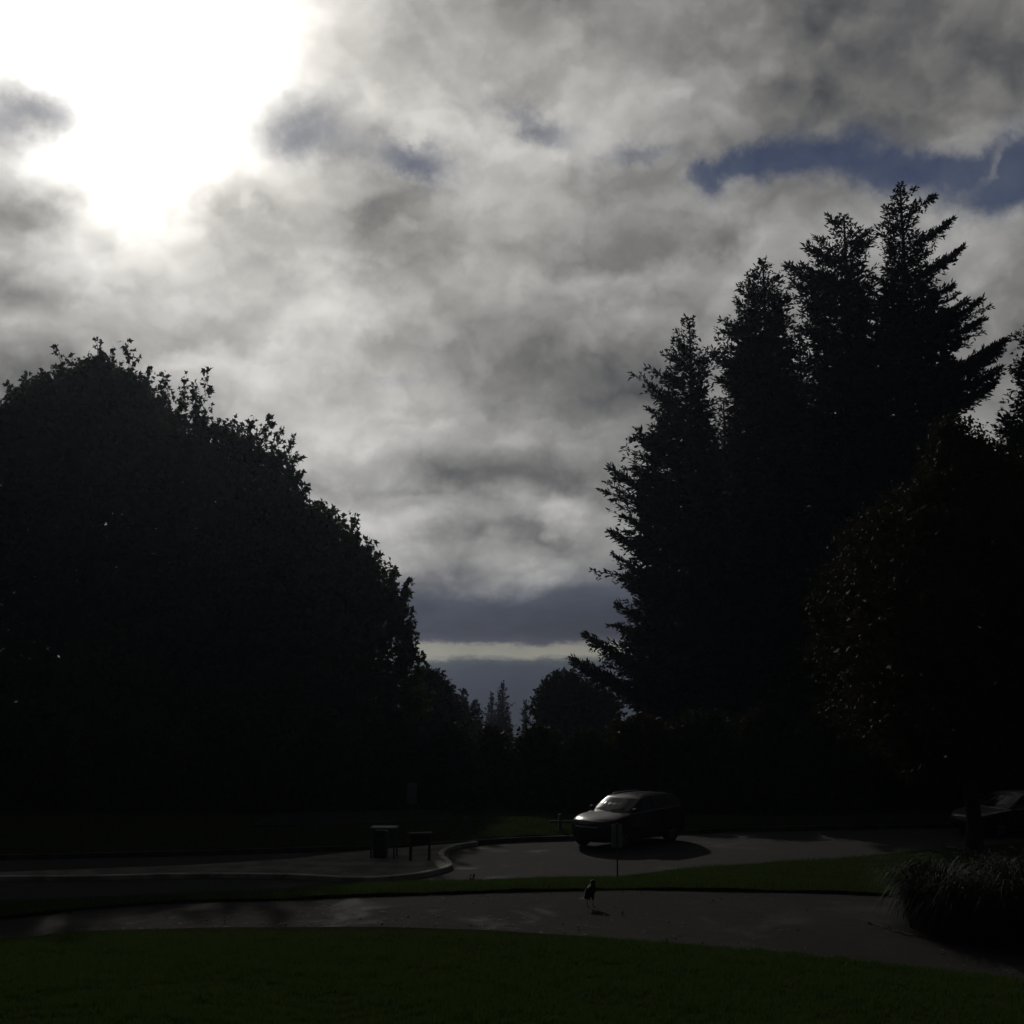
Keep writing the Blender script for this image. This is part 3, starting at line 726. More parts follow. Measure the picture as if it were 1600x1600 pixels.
# undergrowth along the back of the verge: closes the view under the crowns
UG = 'bushes in the dark under the trees'
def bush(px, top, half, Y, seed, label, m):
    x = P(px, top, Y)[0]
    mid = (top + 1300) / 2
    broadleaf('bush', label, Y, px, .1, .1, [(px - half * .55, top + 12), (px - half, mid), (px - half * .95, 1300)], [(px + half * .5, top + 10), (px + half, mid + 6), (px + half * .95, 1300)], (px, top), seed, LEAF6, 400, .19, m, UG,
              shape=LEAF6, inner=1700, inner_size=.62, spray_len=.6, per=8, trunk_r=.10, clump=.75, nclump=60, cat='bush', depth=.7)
BUSH = [(40, 1110, 95, 52, 'dark bush at the far left under the tall rounded tree'), (200, 1130, 100, 51.5, 'second dark bush from the left edge under the leafy trees'), (360, 1120, 95, 52, 'dark bush left of the litter bin, far under the leafy trees'),
        (500, 1140, 85, 51.5, 'dark bush behind and left of the litter bin'), (610, 1125, 70, 52, 'dark bush behind the sign with the pale plate'), (700, 1145, 51.5, 51.5, 'bush right of the pale sign, in front of the two dark conifers'),
        (768, 1150, 55, 54, 'brown tinged bush filling the foot of the gap'), (840, 1145, 51.5, 52, 'bush below the shortest far conifer'), (915, 1150, 51.5, 51.5, 'bush above the nose of the parked car'),
        (1000, 1130, 75, 52, 'bush above the roof of the parked car'), (1095, 1120, 80, 51.5, 'bush right of the parked car under the firs'), (1200, 1115, 80, 51.5, 'bush in the middle under the firs'), (1300, 1115, 80, 51.5, 'bush under the firs left of the bushy tree trunk'),
        (1410, 1120, 85, 52, 'bush behind the trunk of the bushy tree'), (1530, 1120, 95, 51.5, 'bush behind the half seen sedan')]
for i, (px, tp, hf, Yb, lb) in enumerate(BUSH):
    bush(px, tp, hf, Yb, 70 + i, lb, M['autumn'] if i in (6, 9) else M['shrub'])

# ------------------------------------------------------------------ grass
M['blade'] = leaf_mat('grass_blades', (.026, .041, .017), (.046, .060, .026), .8, .36, .05, (.95, 1.18, .5))

def blades(name, x, y, z, h, wd, m, lean=.5, r=rng, bend=True):
    n = len(x); b = np.stack([x, y, z], 1)
    a = r.uniform(0, 2 * PI, n); s = np.stack([np.cos(a), np.sin(a), 0 * a], 1) * (wd / 2)[:, None]
    b2 = r.uniform(0, 2 * PI, n); k = np.abs(r.normal(0, lean, n))
    tip = b + np.stack([np.cos(b2) * k, np.sin(b2) * k, np.ones(n)], 1) * h[:, None]
    V = np.stack([b - s, b + s, tip], 1).reshape(-1, 3)
    me = np_mesh(name, V, [np.arange(3 * n).reshape(n, 3)])
    return tag(link(name, me, m), 'stuff')

def patch(n):                                  # a smooth random field for tufts
    ph = rng.uniform(0, 6.28, (6, 3)); k = rng.uniform(.4, 3.5, (6, 2))
    return lambda x, y: sum(np.sin(x * k[i, 0] * (1 if i % 2 else -1) + y * k[i, 1] + ph[i, 0]) for i in range(6)) / 6
fld = patch(6)
def tuft(x, y): return (np.sin(x * 7.1 + 2 * np.sin(y * 3.3)) * np.sin(y * 6.3 + 2 * np.sin(x * 2.9)) + .6 * np.sin(x * 15.7 + y * 4.1) * np.sin(y * 13.3 - x * 5.2)) / 1.6
# near lawn
n = 430000
y = 10.4 + (22.5 - 10.4) * rng.uniform(0, 1, n) ** 1.45
x = rng.uniform(-1, 1, n) * (y * .44 + .8)
edge_n = .06 * np.sin(x * 2.3 + 1) + .05 * np.sin(x * 5.1) + .05 * np.sin(x * 11 + 2) + .04 * np.sin(x * 23 + 1) + rng.exponential(.05, n)
ok = y < f_1(x) + edge_n; x, y = x[ok], y[ok]
ok = rng.uniform(0, 1, len(x)) < .68 + .55 * tuft(x, y) + .35 * fld(x, y); x, y = x[ok], y[ok]
g = fld(x, y)
blades('grass', x, y, np.where(y > f_1(x), ZP - .005, lawn_z(x, y) - .01), (.050 + .020 * g + .042 * tuft(x, y)).clip(.012) * rng.uniform(.6, 1.35, len(x)) + .012 * (y / 14), .006 + .00045 * y * rng.uniform(.7, 1.3, len(x)), M['blade'], .7)
# strip between the drive and the car park
n = 110000
x = rng.uniform(-1, 1, n) * 17.5; t = rng.uniform(-.01, 1.01, n) ** 1.1
t = np.nan_to_num(t, nan=0.0)
ya, yb = f_2(x), f_3(x); y = ya + (yb - ya) * t + .03 * np.sin(x * 11)
ok = np.abs(x) < y * .47; x, y, t = x[ok], y[ok], t[ok]
blades('grass', x, y, strip_z(x, y, t) - .01, (.085 + .035 * fld(x, y)) * rng.uniform(.5, 1.4, len(x)), .012 * rng.uniform(.7, 1.4, len(x)), M['blade'], .6)
# verge behind the car park
n = 60000
x = rng.uniform(-1, 1, n) * 21; t = rng.uniform(0, 1, n)
ya, yb = f_4k(x), f_5(x); y = ya + (yb - ya) * t
blades('grass', x, y, far_z(x, y, t) - .01, (.10 + .04 * fld(x, y)) * rng.uniform(.5, 1.4, len(x)), .02 * rng.uniform(.7, 1.4, len(x)), M['blade'], .6)

# a few weeds standing at the edge of the strip
M['weed'] = leaf_mat('weed_leaves', (.012, .018, .006), (.02, .022, .008), .8, .2, .02)
for px, py, hh, lb in ((738, 1382, .26, 'taller weed on the grass edge in front of the sunlit car park'), (747, 1381, .13, 'short weed just right of the taller one')):
    b0 = G(px, py, .05); r = np.random.default_rng(int(px))
    root = thing('weed', lb, 'weed', tuple(b0), group='weeds on the grass edge')
    k = 9; bb = np.stack([r.normal(0, .015, k), r.normal(0, .015, k), np.linspace(.02, hh * .8, k)], 1); dd = norm(np.stack([r.normal(0, .8, k), r.normal(0, .8, k), np.full(k, .7)], 1))
    V, Fc = leaves(bb, dd, norm(np.cross(dd, rdir(k, r))), np.full(k, hh * .42), LEAF6); link('leaves', np_mesh('leaves', V, [Fc]), M['weed'], root)
    MB().tube([(0, 0, -.03), (.01, 0, hh * .5), (.02, .01, hh * .95)], [.008, .006, .003], 5).build('stem', M['weed'], root)

# fallen leaves on the drive and car park
M['litter'] = leaf_mat('fallen_leaf', (.035, .018, .008), (.06, .036, .014), .8, .1, .05)
n = 900
x = rng.uniform(-1, 1, n) * 10.5; tt = rng.uniform(0, 1, n) ** 2.0; ya, yb = f_1(x), f_2(x); yy = np.where(rng.uniform(0, 1, n) < .7, yb - (yb - ya) * tt * .95 - .05, ya + (yb - ya) * tt * .5 + .05)
# gathered along the foot of the tall grass too
lq = np.array([G(px, py, ZP)[:2] for px, py in ((1350, 1443), (1372, 1448), (1405, 1459), (1475, 1471), (1600, 1488))])
x2 = rng.uniform(lq[0, 0], lq[-1, 0], 300); y2 = np.interp(x2, lq[:, 0], lq[:, 1]) + rng.normal(0, .10, 300)
x = np.concatenate([x, x2]); yy = np.concatenate([yy, y2])
dd = norm(np.stack([rng.normal(size=len(x)), rng.normal(size=len(x)), rng.normal(0, .18, len(x))], 1)); sd = norm(np.cross(dd, np.array((0, 0, 1.0)) + .25 * rdir(len(x))))
V, Fc = leaves(np.stack([x, yy, np.full(len(x), ZP + .035)], 1), dd, sd, rng.uniform(.035, .085, len(x)), LEAF6, .3)
tag(link('fallen_leaves', np_mesh('fallen_leaves', V, [Fc]), M['litter']), 'stuff')

# ------------------------------------------------------------------ tall ornamental grass
M['reed'] = leaf_mat('tall_grass_blades', (.008, .013, .005), (.018, .022, .008), .7, .12, .07, (.9, .95, .5))
M['reed_dry'] = leaf_mat('dry_grass_blades', (.014, .012, .007), (.03, .026, .013), .7, .1, .05)

def tall_grass(label, cx, cy, rx, ry, h, nb, seed):
    r = np.random.default_rng(seed)
    root = thing('ornamental_grass', label, 'grass clump', (cx, cy, ZP), group='tall grass clumps by the drive')
    def arcs(nb, hs, w0, dropk, skirt=0.0):
        a = r.uniform(0, 2 * PI, nb); q = np.sqrt(r.uniform(.55 * skirt, 1, nb))
        b = np.stack([np.cos(a) * q * rx * .55, np.sin(a) * q * ry * .55, np.zeros(nb)], 1)
        da = a + r.normal(0, .7, nb); out = np.stack([np.cos(da), np.sin(da) * .9, 0 * da], 1)
        H = hs * r.uniform(.62 - .32 * skirt, 1.08 - .25 * skirt, nb); reach = H * r.uniform(.30, .95, nb) * (.45 + .65 * q); K = 7
        u = np.linspace(0, 1, K)[None, :, None]
        dr = r.uniform(.25 + .55 * skirt, dropk + .35 + .45 * skirt, nb)[:, None, None]
        ctr = b[:, None] + out[:, None] * (reach[:, None, None] * (u ** 1.7)) + np.array((0, 0, 1.0)) * (H[:, None, None] * (u * (1 + dr * .9) - dr * (1.25 + .55 * skirt) * u ** 3))
        ctr[..., 2] = np.maximum(ctr[..., 2], .015)
        sd = norm(np.cross(out, np.array((0, 0, 1.0)) + .4 * rdir(nb, r)))[:, None] * (w0 * r.uniform(.6, 1.3, nb))[:, None, None] * (1 - u ** 2.2) * .5
        V = np.stack([ctr - sd, ctr + sd], 2).reshape(-1, 3)
        i = (np.arange(nb) * K * 2)[:, None] + np.arange(K - 1)[None] * 2
        return V, np.stack([i, i + 1, i + 3, i + 2], 2).reshape(-1, 4)
    V, Fc = arcs(nb, h, .019, .75); o = link('blades', np_mesh('blades', V, [Fc]), M['reed'], root); o['kind'] = 'stuff'
    V, Fc = arcs(nb, h, .018, .75, 1.0); o = link('hanging_blades', np_mesh('hanging_blades', V, [Fc]), M['reed'], root); o['kind'] = 'stuff'
    V, Fc = arcs(nb // 4, h * .72, .014, .9); o = link('dry_stems', np_mesh('dry_stems', V, [Fc]), M['reed_dry'], root); o['kind'] = 'stuff'

for lb, px, py, rx, ry, h, nb, sd in (('left end clump of tall arching grass beside the drive', 1462, 1451, .85, .75, 1.32, 1100, 1), ('low clump of arching grass in front, between the two ends', 1518, 1466, .9, .7, 1.22, 1000, 2), ('right hand clump of tall grass cut by the frame edge', 1606, 1476, 1.1, .7, 1.42, 1100, 3),
                                      ('clump of tall grass at the back, below the tree trunk', 1530, 1436, 1.0, .8, 1.30, 900, 4), ('clump of tall grass at the back near the frame edge', 1630, 1436, 1.1, .8, 1.36, 800, 5)):
    c = G(px, py, ZP); tall_grass(lb, c[0], c[1], rx, ry, h, nb, sd)

# ------------------------------------------------------------------ cars
M['paint'] = mat('car_paint', (.008, .005, .005), .26, 0, .12, coat=.11)
M['paint2'] = mat('sedan_paint', (.010, .011, .013), .4, 0, .25, coat=.25)
M['glass'] = mat('car_glass', (.006, .009, .008), .03, 0, .20)
M['plastic'] = mat('black_plastic', (.010, .010, .010), .7, 0, .15)
M['rubber'] = mat('tyre_rubber', (.012, .012, .012), .85, 0, .2)
M['alloy'] = mat('wheel_alloy', (.10, .10, .10), .45, .7, .4)
M['chrome'] = mat('chrome_trim', (.22, .22, .22), .25, 1.0, .5)
M['lamp'] = mat('headlamp_glass', (.30, .30, .31), .06, .3, .6, coat=1.0)
M['red'] = mat('tail_lamp', (.10, .006, .006), .12, 0, .6, coat=1.0)

def arch(cx, r, z0, zc, n=9):                  # wheel arch cut out of the underside, front to back
    a0 = math.asin((z0 - zc) / r)
    return [(cx - r * math.cos(PI - (a0 + (PI - 2 * a0) * i / n)) * 1.0, zc + r * math.sin(PI - (a0 + (PI - 2 * a0) * i / n))) for i in range(n + 1)]

def make_car(name, label, cat, loc, rz, paint, d, group=None):
    root = thing(name, label, cat, loc, rz, group)
    W, wb, wr = d['W'], d['wb'], d['wr']
    xf, xr = d['xf'], d['xr']                  # front and rear ends
    def B(x, z, t):                            # lower body: profile point at sideways position t (-1..1)
        k = 1.0 - .05 * max(0, (.62 - z) / .35) ** 2 - .11 * max(0, (z - .75) / .45) ** 1.5
        k *= 1 - .12 * max(0, (x - wb + .1) / (xf - wb + .1)) ** 2 - .09 * max(0, (-x - wb + .1) / (-xr - wb + .1)) ** 2
        y_ = t * W * k
        fx = min(1, max(0, (x - wb + .05) / (xf - wb))); rx_ = min(1, max(0, (-x - wb) / (-xr - wb)))
        x2 = x - .34 * abs(t) ** 3.2 * fx ** 1.3 + .20 * abs(t) ** 4 * rx_ ** 1.3
        z2 = z - (.055 * abs(t) ** 3 * min(1, max(0, (z - .8) / .2)) * min(1, max(0, (x - .7) / .4)))
        return (x2, y_, z2)
    low = d['low']
    T = [-1, -.985, -.94, -.84, -.6, -.3, 0, .3, .6, .84, .94, .985, 1]
    ins = {1: .035, .985: .012}                # rounded shoulder
    mb = MB(); n = len(low); V = []
    cxz = np.mean(np.array(low), 0)
    for t in T:
        k = ins.get(abs(t), 0)
        for x, z in low:
            V.append(B(x - math.copysign(min(k, abs(x - cxz[0])), x - cxz[0]) * (1 if abs(x) > wb + .3 else 0), z - (k if z > .8 else 0), t))
    fs = [tuple(range(n - 1, -1, -1)), tuple((len(T) - 1) * n + i for i in range(n))]
    for j in range(len(T) - 1):
        for i in range(n): fs.append((j * n + i, j * n + (i + 1) % n, (j + 1) * n + (i + 1) % n, (j + 1) * n + i))
    mb.add(V, fs)
    body = mb.build('body', paint, root, True, 38)
    bm = bmesh.new(); bm.from_mesh(body.data); bmesh.ops.recalc_face_normals(bm, faces=bm.faces); bm.to_mesh(body.data); bm.free()
    # greenhouse
    zb, zr = d['zb'], d['zr']; wf = d['upx']
    def Gh(x, z, t):
        q = min(1, max(0, (z - zb) / (zr - zb)))
        hw = (W * .915) * (1 - q) + (W * .70) * q + .02 * math.sin(q * PI)
        hw *= 1 - .12 * max(0, (x - .2) / (wf - .2)) ** 2 - .10 * max(0, (-x - 1.3) / 1.0) ** 2
        f_ = min(1, max(0, (x - .05) / .35))
        rr_ = min(1, max(0, (-x - 1.5) / .5))
        return (x - .20 * abs(t) ** 2.4 * f_ + .14 * abs(t) ** 2.6 * rr_, t * hw, z - .05 * abs(t) ** 2.4 * min(1, max(0, (q - .8) / .2)))
    upp = d['upp']; n = len(upp); mb = MB(); V = []
    for t in T:
        for x, z in upp: V.append(Gh(x, z - (.02 if abs(t) == 1 and z > zr - .12 else 0), t))
    fs = [tuple(range(n - 1, -1, -1)), tuple((len(T) - 1) * n + i for i in range(n))]
    for j in range(len(T) - 1):
        for i in range(n): fs.append((j * n + i, j * n + (i + 1) % n, (j + 1) * n + (i + 1) % n, (j + 1) * n + i))
    mb.add(V, fs); cab = mb.build('roof', paint, root, True, 32)
    bm = bmesh.new(); bm.from_mesh(cab.data); bmesh.ops.recalc_face_normals(bm, faces=bm.faces); bm.to_mesh(cab.data); bm.free()
    def grid(fn, pts4, nu, nv, name, m, off=.006, outn=None, parent=root, thick=True):
        # a panel laid on a surface: pts4 are (x, z, t) corners, bilinear
        a, b, c, e = (np.array(p, float) for p in pts4); Vg = []
        for j in range(nv + 1):
            for i in range(nu + 1):
                u, v_ = i / nu, j / nv
                p = (a * (1 - u) + b * u) * (1 - v_) + (e * (1 - u) + c * u) * v_
                Vg.append(np.array(fn(*p)))
        Vg = np.array(Vg).reshape(nv + 1, nu + 1, 3)
        du, dv = np.gradient(Vg, axis=1), np.gradient(Vg, axis=0); nn = norm(np.cross(du, dv))
        ctr = np.array((-.2, 0, .8)); flip = np.sign(np.sum((Vg - ctr) * nn)) or 1
        Vo = (Vg + nn * flip * off).reshape(-1, 3); Vi = (Vg - nn * flip * .01).reshape(-1, 3)
        k = nu + 1; m2 = MB(); L0 = len(Vo); f2_ = []
        for j in range(nv):
            for i in range(nu):
                q = (j * k + i, j * k + i + 1, (j + 1) * k + i + 1, (j + 1) * k + i); f2_.append(q if flip > 0 else q[::-1])
        rim = [i for i in range(k)] + [j * k + nu for j in range(1, nv + 1)] + [nv * k + i for i in range(nu - 1, -1, -1)] + [j * k for j in range(nv - 1, 0, -1)]
        for i in range(len(rim)):
            p, q = rim[i], rim[(i + 1) % len(rim)]; f2_.append((p, q, q + L0, p + L0) if flip < 0 else (q, p, p + L0, q + L0))
        m2.add(list(Vo) + list(Vi), f2_)
        return m2.build(name, m, parent, True, 50)
    a_, b_ = d['ws']                           # windscreen: bottom and top (x, z)
    ws = grid(Gh, ((*a_, -.90), (*a_, .90), (*b_, .90), (*b_, -.90)), 14, 6, 'windscreen', M['glass'])
    for s in (-1, 1):                          # wipers
        p = [np.array(Gh(a_[0] + (b_[0] - a_[0]) * k, a_[1] + (b_[1] - a_[1]) * k, s * .5 - .35 + .55 * q)) + np.array((.015, 0, .02)) for k, q in ((.0, 0), (.10, .5), (.16, 1))]
        MB().tube(p, .008, 5).build('wiper', M['plastic'], ws)
    a_, b_ = d['rw']
    grid(Gh, ((*a_, -.82), (*a_, .82), (*b_, .82), (*b_, -.82)), 10, 5, 'rear_window', M['glass'])
    for s in (-1, 1):
        for w4 in d['win']:
            grid(Gh, [(x, z, s) for x, z in w4], 5, 4, 'side_window', M['glass'], .005)
        for x in d['seams']:
            grid(B, [(x - .006, .34, s), (x + .006, .34, s), (x + .006, d['belt'] - .03, s), (x - .006, d['belt'] - .03, s)], 1, 8, 'door_gap', M['plastic'], .002)
        grid(B, [(-wb + .42, .27, s), (wb - .42, .27, s), (wb - .42, .39, s), (-wb + .42, .39, s)], 6, 2, 'sill', M['plastic'], .012)
        for x in d['handles']:
            y_ = B(x, d['belt'] - .16, s)[1]
            MB().box((x, y_ + s * .02, d['belt'] - .16), (.20, .035, .03), 0, .008).build('door_handle', paint, root, True)
        # wheel arch lips
        for wx in (wb, -wb):
            m2 = MB(); K = 14; vs = []
            for i in range(K + 1):
                a = PI * (-.06 + 1.12 * i / K)
                for rr_, o_ in ((wr + .055, .012), (wr + .115, .004)):
                    x, z = wx + rr_ * math.cos(a), wr + rr_ * math.sin(a); p = B(x, max(z, .27), s); vs.append((x if abs(x - p[0]) < .06 else p[0], p[1] + s * o_, max(z, .25)))
            fs = [(2 * i, 2 * i + 1, 2 * i + 3, 2 * i + 2) for i in range(K)]
            m2.add(vs, fs if s > 0 else [q[::-1] for q in fs]); m2.build('wheel_arch', M['plastic'], root, True)
        mx_, mz_ = d['mirror']; y_ = Gh(mx_, mz_, s)[1]
        m2 = MB(); vs = []
        for i in range(7):
            a = -PI / 2 + PI * i / 6
            for j in range(10):
                b = 2 * PI * j / 10; vs.append((mx_ + .09 * math.cos(a) * math.cos(b) * (1 if math.cos(b) > 0 else .35), y_ + s * (.10 + .11 * math.sin(a)), mz_ + .02 + .075 * math.cos(a) * math.sin(b)))
        m2.add(vs, [(i * 10 + j, i * 10 + (j + 1) % 10, (i + 1) * 10 + (j + 1) % 10, (i + 1) * 10 + j) for i in range(6) for j in range(10)])
        m2.build('wing_mirror', M['plastic'], root, True)
        grid(B, [(p[0], p[1], s * p[2]) for p in d['head']], 6, 3, 'headlight', M['lamp'], .008)
        grid(B, [(p[0], p[1], s * p[2]) for p in d['fog']], 3, 2, 'fog_light', M['plastic'], .006)
        grid(B if d['tail_low'] else Gh, [(p[0], p[1], s * p[2]) for p in d['tail']], 3, 4, 'tail_light', M['red'], .008)
        if d['rails']:
            pts = [(x, s * W * .60, z) for x, z in d['rails']]
            MB().tube(pts, .014, 6).build('roof_rail', M['chrome'], root, True)
        # wheels
        for wx in (wb, -wb):
            wy = s * (W - .13)
            tr = MB(); pr = [(.205, -.10), (.30, -.115), (wr - .02, -.10), (wr, -.07), (wr, .07), (wr - .02, .10), (.30, .115), (.205, .10)]; K = 28
            vs = [(r_ * math.cos(2 * PI * i / K), o_, r_ * math.sin(2 * PI * i / K)) for i in range(K) for r_, o_ in pr]; q = len(pr)
            tr.add(vs, [(i * q + j, i * q + (j + 1) % q, ((i + 1) % K) * q + (j + 1) % q, ((i + 1) % K) * q + j) for i in range(K) for j in range(q)])
            wh = bpy.data.objects.new('wheel', None); COL.objects.link(wh); wh.parent = root; wh.location = (wx, wy, wr); wh.empty_display_size = .2
            tr.build('tyre', M['rubber'], wh, True, 45)
            rm = MB()
            for k in range(5):
                a = 2 * PI * k / 5 + .3
                for da in (-.13, .13):
                    p0 = (.04 * math.cos(a), s * .075, .04 * math.sin(a)); p1 = (.205 * math.cos(a + da), s * .085, .205 * math.sin(a + da))
                    rm.tube([p0, p1], [.026, .020], 6)
            K = 24; ring = [(.20, .09), (.218, .095), (.218, -.02), (.20, -.02)]
            vs = [(r_ * math.cos(2 * PI * i / K), s * o_, r_ * math.sin(2 * PI * i / K)) for i in range(K) for r_, o_ in ring]
            rm.add(vs, [(i * 4 + j, i * 4 + (j + 1) % 4, ((i + 1) % K) * 4 + (j + 1) % 4, ((i + 1) % K) * 4 + j) for i in range(K) for j in range(4)])
            rm.tube([(0, s * .05, 0), (0, s * .092, 0)], [.05, .045], 10)
            rm.build('rim', M['alloy'], wh, True, 40)
            MB().tube([(0, s * .0, 0), (0, s * .02, 0)], .205, 24).build('brake_disc', M['plastic'], wh)
    hx = d['hood']
    grid(B, ((hx[0][0], hx[0][1], -.80), (hx[0][0], hx[0][1], .80), (hx[1][0], hx[1][1], .74), (hx[1][0], hx[1][1], -.74)), 12, 8, 'bonnet', paint, .010)
    for nm, q, m in d['front']:
        grid(B, q, 8, 2, nm, m, .008)
    return root

z_ = .27
SUV = dict(W=.91, wb=1.31, wr=.35, xf=2.22, xr=-2.30, belt=1.12, zb=1.06, zr=1.60, upx=1.10,
           low=[(2.08, .26), (2.18, .38), (2.22, .55), (2.20, .72), (2.14, .84), (2.02, .93), (1.75, 1.00), (1.40, 1.06), (1.10, 1.09), (.9, 1.11), (.2, 1.12), (-.7, 1.14), (-1.6, 1.17), (-2.10, 1.17), (-2.24, 1.02), (-2.28, .80), (-2.30, .62), (-2.28, .42), (-2.16, .28)] + [(x, z) for x, z in reversed([(2 * -1.31 - x, z) for x, z in arch(-1.31, .42, .27, .35)])][::-1][::-1] + [(-.80, .25), (.80, .25)] + [(x, z) for x, z in reversed([(2 * 1.31 - x, z) for x, z in arch(1.31, .42, .27, .35)])][::-1][::-1],
           upp=[(1.12, 1.05), (1.04, 1.11), (.66, 1.335), (.34, 1.505), (.16, 1.555), (-.25, 1.592), (-.8, 1.605), (-1.4, 1.585), (-1.82, 1.53), (-1.97, 1.47), (-2.11, 1.30), (-2.20, 1.12), (-2.22, 1.05)],
           ws=((.98, 1.145), (.37, 1.49)), rw=((-2.17, 1.18), (-2.01, 1.42)),
           win=[[(.70, 1.17), (-.26, 1.18), (-.30, 1.515), (.22, 1.46)], [(-.36, 1.18), (-1.12, 1.20), (-1.02, 1.505), (-.38, 1.518)], [(-1.20, 1.22), (-1.76, 1.31), (-1.60, 1.43), (-1.10, 1.50)]],
           seams=(.86, -.32, -1.02), handles=(-.10, -.88), mirror=(.70, 1.15),
           head=[(2.16, .80, .62), (2.12, .74, .80), (1.72, .86, 1.0), (1.86, .94, .90)], fog=[(2.20, .40, .62), (2.20, .40, .82), (2.20, .50, .82), (2.20, .50, .62)],
           tail=[(-2.18, 1.10, .97), (-2.16, 1.10, .78), (-2.02, 1.40, .80), (-1.98, 1.40, .98)], tail_low=False, rails=[(.05, 1.555), (0, 1.592), (-.7, 1.622), (-1.3, 1.60), (-1.5, 1.55)],
           hood=((1.08, 1.092), (2.08, .895)),
           front=[('grille', ((2.20, .66, -.55), (2.20, .66, .55), (2.16, .80, .58), (2.16, .80, -.58)), M['plastic']), ('chrome_bar', ((2.205, .715, -.6), (2.205, .715, .6), (2.20, .745, .6), (2.20, .745, -.6)), M['chrome']),
                  ('lower_grille', ((2.17, .36, -.5), (2.17, .36, .5), (2.205, .47, .55), (2.205, .47, -.55)), M['plastic']), ('bumper_bar', ((2.218, .53, -.75), (2.218, .53, .75), (2.222, .58, .75), (2.222, .58, -.75)), paint_ := M['paint'])])
SEDAN = dict(W=.90, wb=1.38, wr=.325, xf=2.36, xr=-2.42, belt=.92, zb=.88, zr=1.43, upx=1.15,
             low=[(2.20, .20), (2.32, .32), (2.36, .48), (2.33, .62), (2.24, .71), (2.05, .78), (1.7, .84), (1.4, .88), (1.12, .91), (.9, .92), (.2, .93), (-.7, .95), (-1.6, .98), (-2.20, .98), (-2.36, .92), (-2.40, .72), (-2.42, .52), (-2.38, .34), (-2.26, .24)] + arch(-1.38, .385, .23, .325)[::1] + [(-.90, .20), (.90, .20)] + arch(1.38, .385, .23, .325)[::1],
             upp=[(1.16, .87), (1.06, .93), (.66, 1.16), (.34, 1.33), (.16, 1.385), (-.2, 1.425), (-.6, 1.43), (-1.0, 1.40), (-1.3, 1.32), (-1.7, 1.12), (-1.95, .98), (-2.0, .90)],
             ws=((1.0, .97), (.37, 1.31)), rw=((-1.86, 1.03), (-1.36, 1.29)),
             win=[[(.72, .97), (-.26, .98), (-.30, 1.34), (.22, 1.28)], [(-.36, .98), (-1.05, 1.0), (-.98, 1.33), (-.38, 1.34)]],
             seams=(.86, -.32, -1.0), handles=(-.12, -.86), mirror=(.70, .97),
             head=[(2.30, .66, .60), (2.26, .58, .80), (1.92, .72, 1.0), (2.05, .78, .90)], fog=[(2.33, .32, .62), (2.33, .32, .82), (2.33, .40, .82), (2.33, .40, .62)],
             tail=[(-2.38, .72, .95), (-2.38, .72, .6), (-2.34, .88, .6), (-2.30, .88, .97)], tail_low=True, rails=None,
             hood=((1.10, .912), (2.20, .725)),
             front=[('grille', ((2.34, .52, -.45), (2.34, .52, .45), (2.31, .66, .48), (2.31, .66, -.48)), M['plastic']), ('lower_grille', ((2.30, .28, -.5), (2.30, .28, .5), (2.34, .40, .55), (2.34, .40, -.55)), M['plastic'])])
# near rear wheel of the parked car stands at a known spot; the car's nose points left and towards us
hd = math.atan2(-.735, -.678)
wr_ = G(1048, 1315.5, 0)
fw = np.array((math.cos(hd), math.sin(hd))); lf = np.array((-fw[1], fw[0]))
cen_ = wr_[:2] + fw * 1.31 - lf * .80
make_car('parked_car', 'dark maroon car with roof rails in the sunlit car park, nose to the left', 'car', (cen_[0], cen_[1], 0), hd, M['paint'], SUV)
c2 = P(1562, 1290, 43.5)
hd2 = math.atan2(-.42, -.90); fw2 = np.array((math.cos(hd2), math.sin(hd2))); lf2 = np.array((-fw2[1], fw2[0]))
cn2 = c2[:2] - fw2 * 1.38 - lf2 * .8
make_car('parked_car', 'grey sedan in deep shade, cut by the right edge behind the tree trunk', 'car', (cn2[0], cn2[1], 0), hd2, M['paint2'], SEDAN)

# ------------------------------------------------------------------ signs, panel, bin, rail
M['sign_back'] = mat('bare_sign_metal', (.20, .195, .19), .55, .4, .4, noise=(6, (.15, .15, .145)))
M['post'] = mat('green_sign_post', (.045, .048, .028), .6, .3, .4, noise=(9, (.05, .035, .02)))
M['sign_face'] = mat('grey_sign_plate', (.085, .085, .085), .6, .2, .3, noise=(5, (.065, .065, .065)))
M['steel'] = mat('galvanised_steel', (.09, .092, .095), .6, .4, .2)
M['bin'] = mat('dark_bin_paint', (.022, .024, .022), .5, .1, .4, noise=(5, (.03, .03, .026)))
M['wood'] = mat('weathered_wood', (.10, .085, .065), .85, noise=(6, (.06, .05, .04)), bump=.5, bscale=25)
M['darkwood'] = mat('dark_post_wood', (.04, .034, .028), .85, noise=(6, (.025, .022, .018)), bump=.5, bscale=25)

def rplate(mb, cx, y0, z0, z1, w_, th=.004, rad_=.03, rz=0.0):
    # upright plate with rounded corners facing -y
    pts = []
    for sx_, sz, a0 in ((1, -1, -90), (1, 1, 0), (-1, 1, 90), (-1, -1, 180)):
        for k in range(4):
            a = R(a0 + 30 * k); pts.append((sx_ * (w_ / 2 - rad_) + rad_ * math.cos(a), ((z1 if sz > 0 else z0) - sz * rad_) + rad_ * math.sin(a)))
    n = len(pts); cs_, sn = math.cos(rz), math.sin(rz)
    v_ = [(cx + x * cs_ + th / 2 * sn * k, y0 + x * sn - th / 2 * cs_ * k, z) for k in (1, -1) for x, z in pts]
    mb.add(v_, [tuple(range(n)), tuple(range(2 * n - 1, n - 1, -1))] + [(i, i + n, (i + 1) % n + n, (i + 1) % n) for i in range(n)])
    return mb

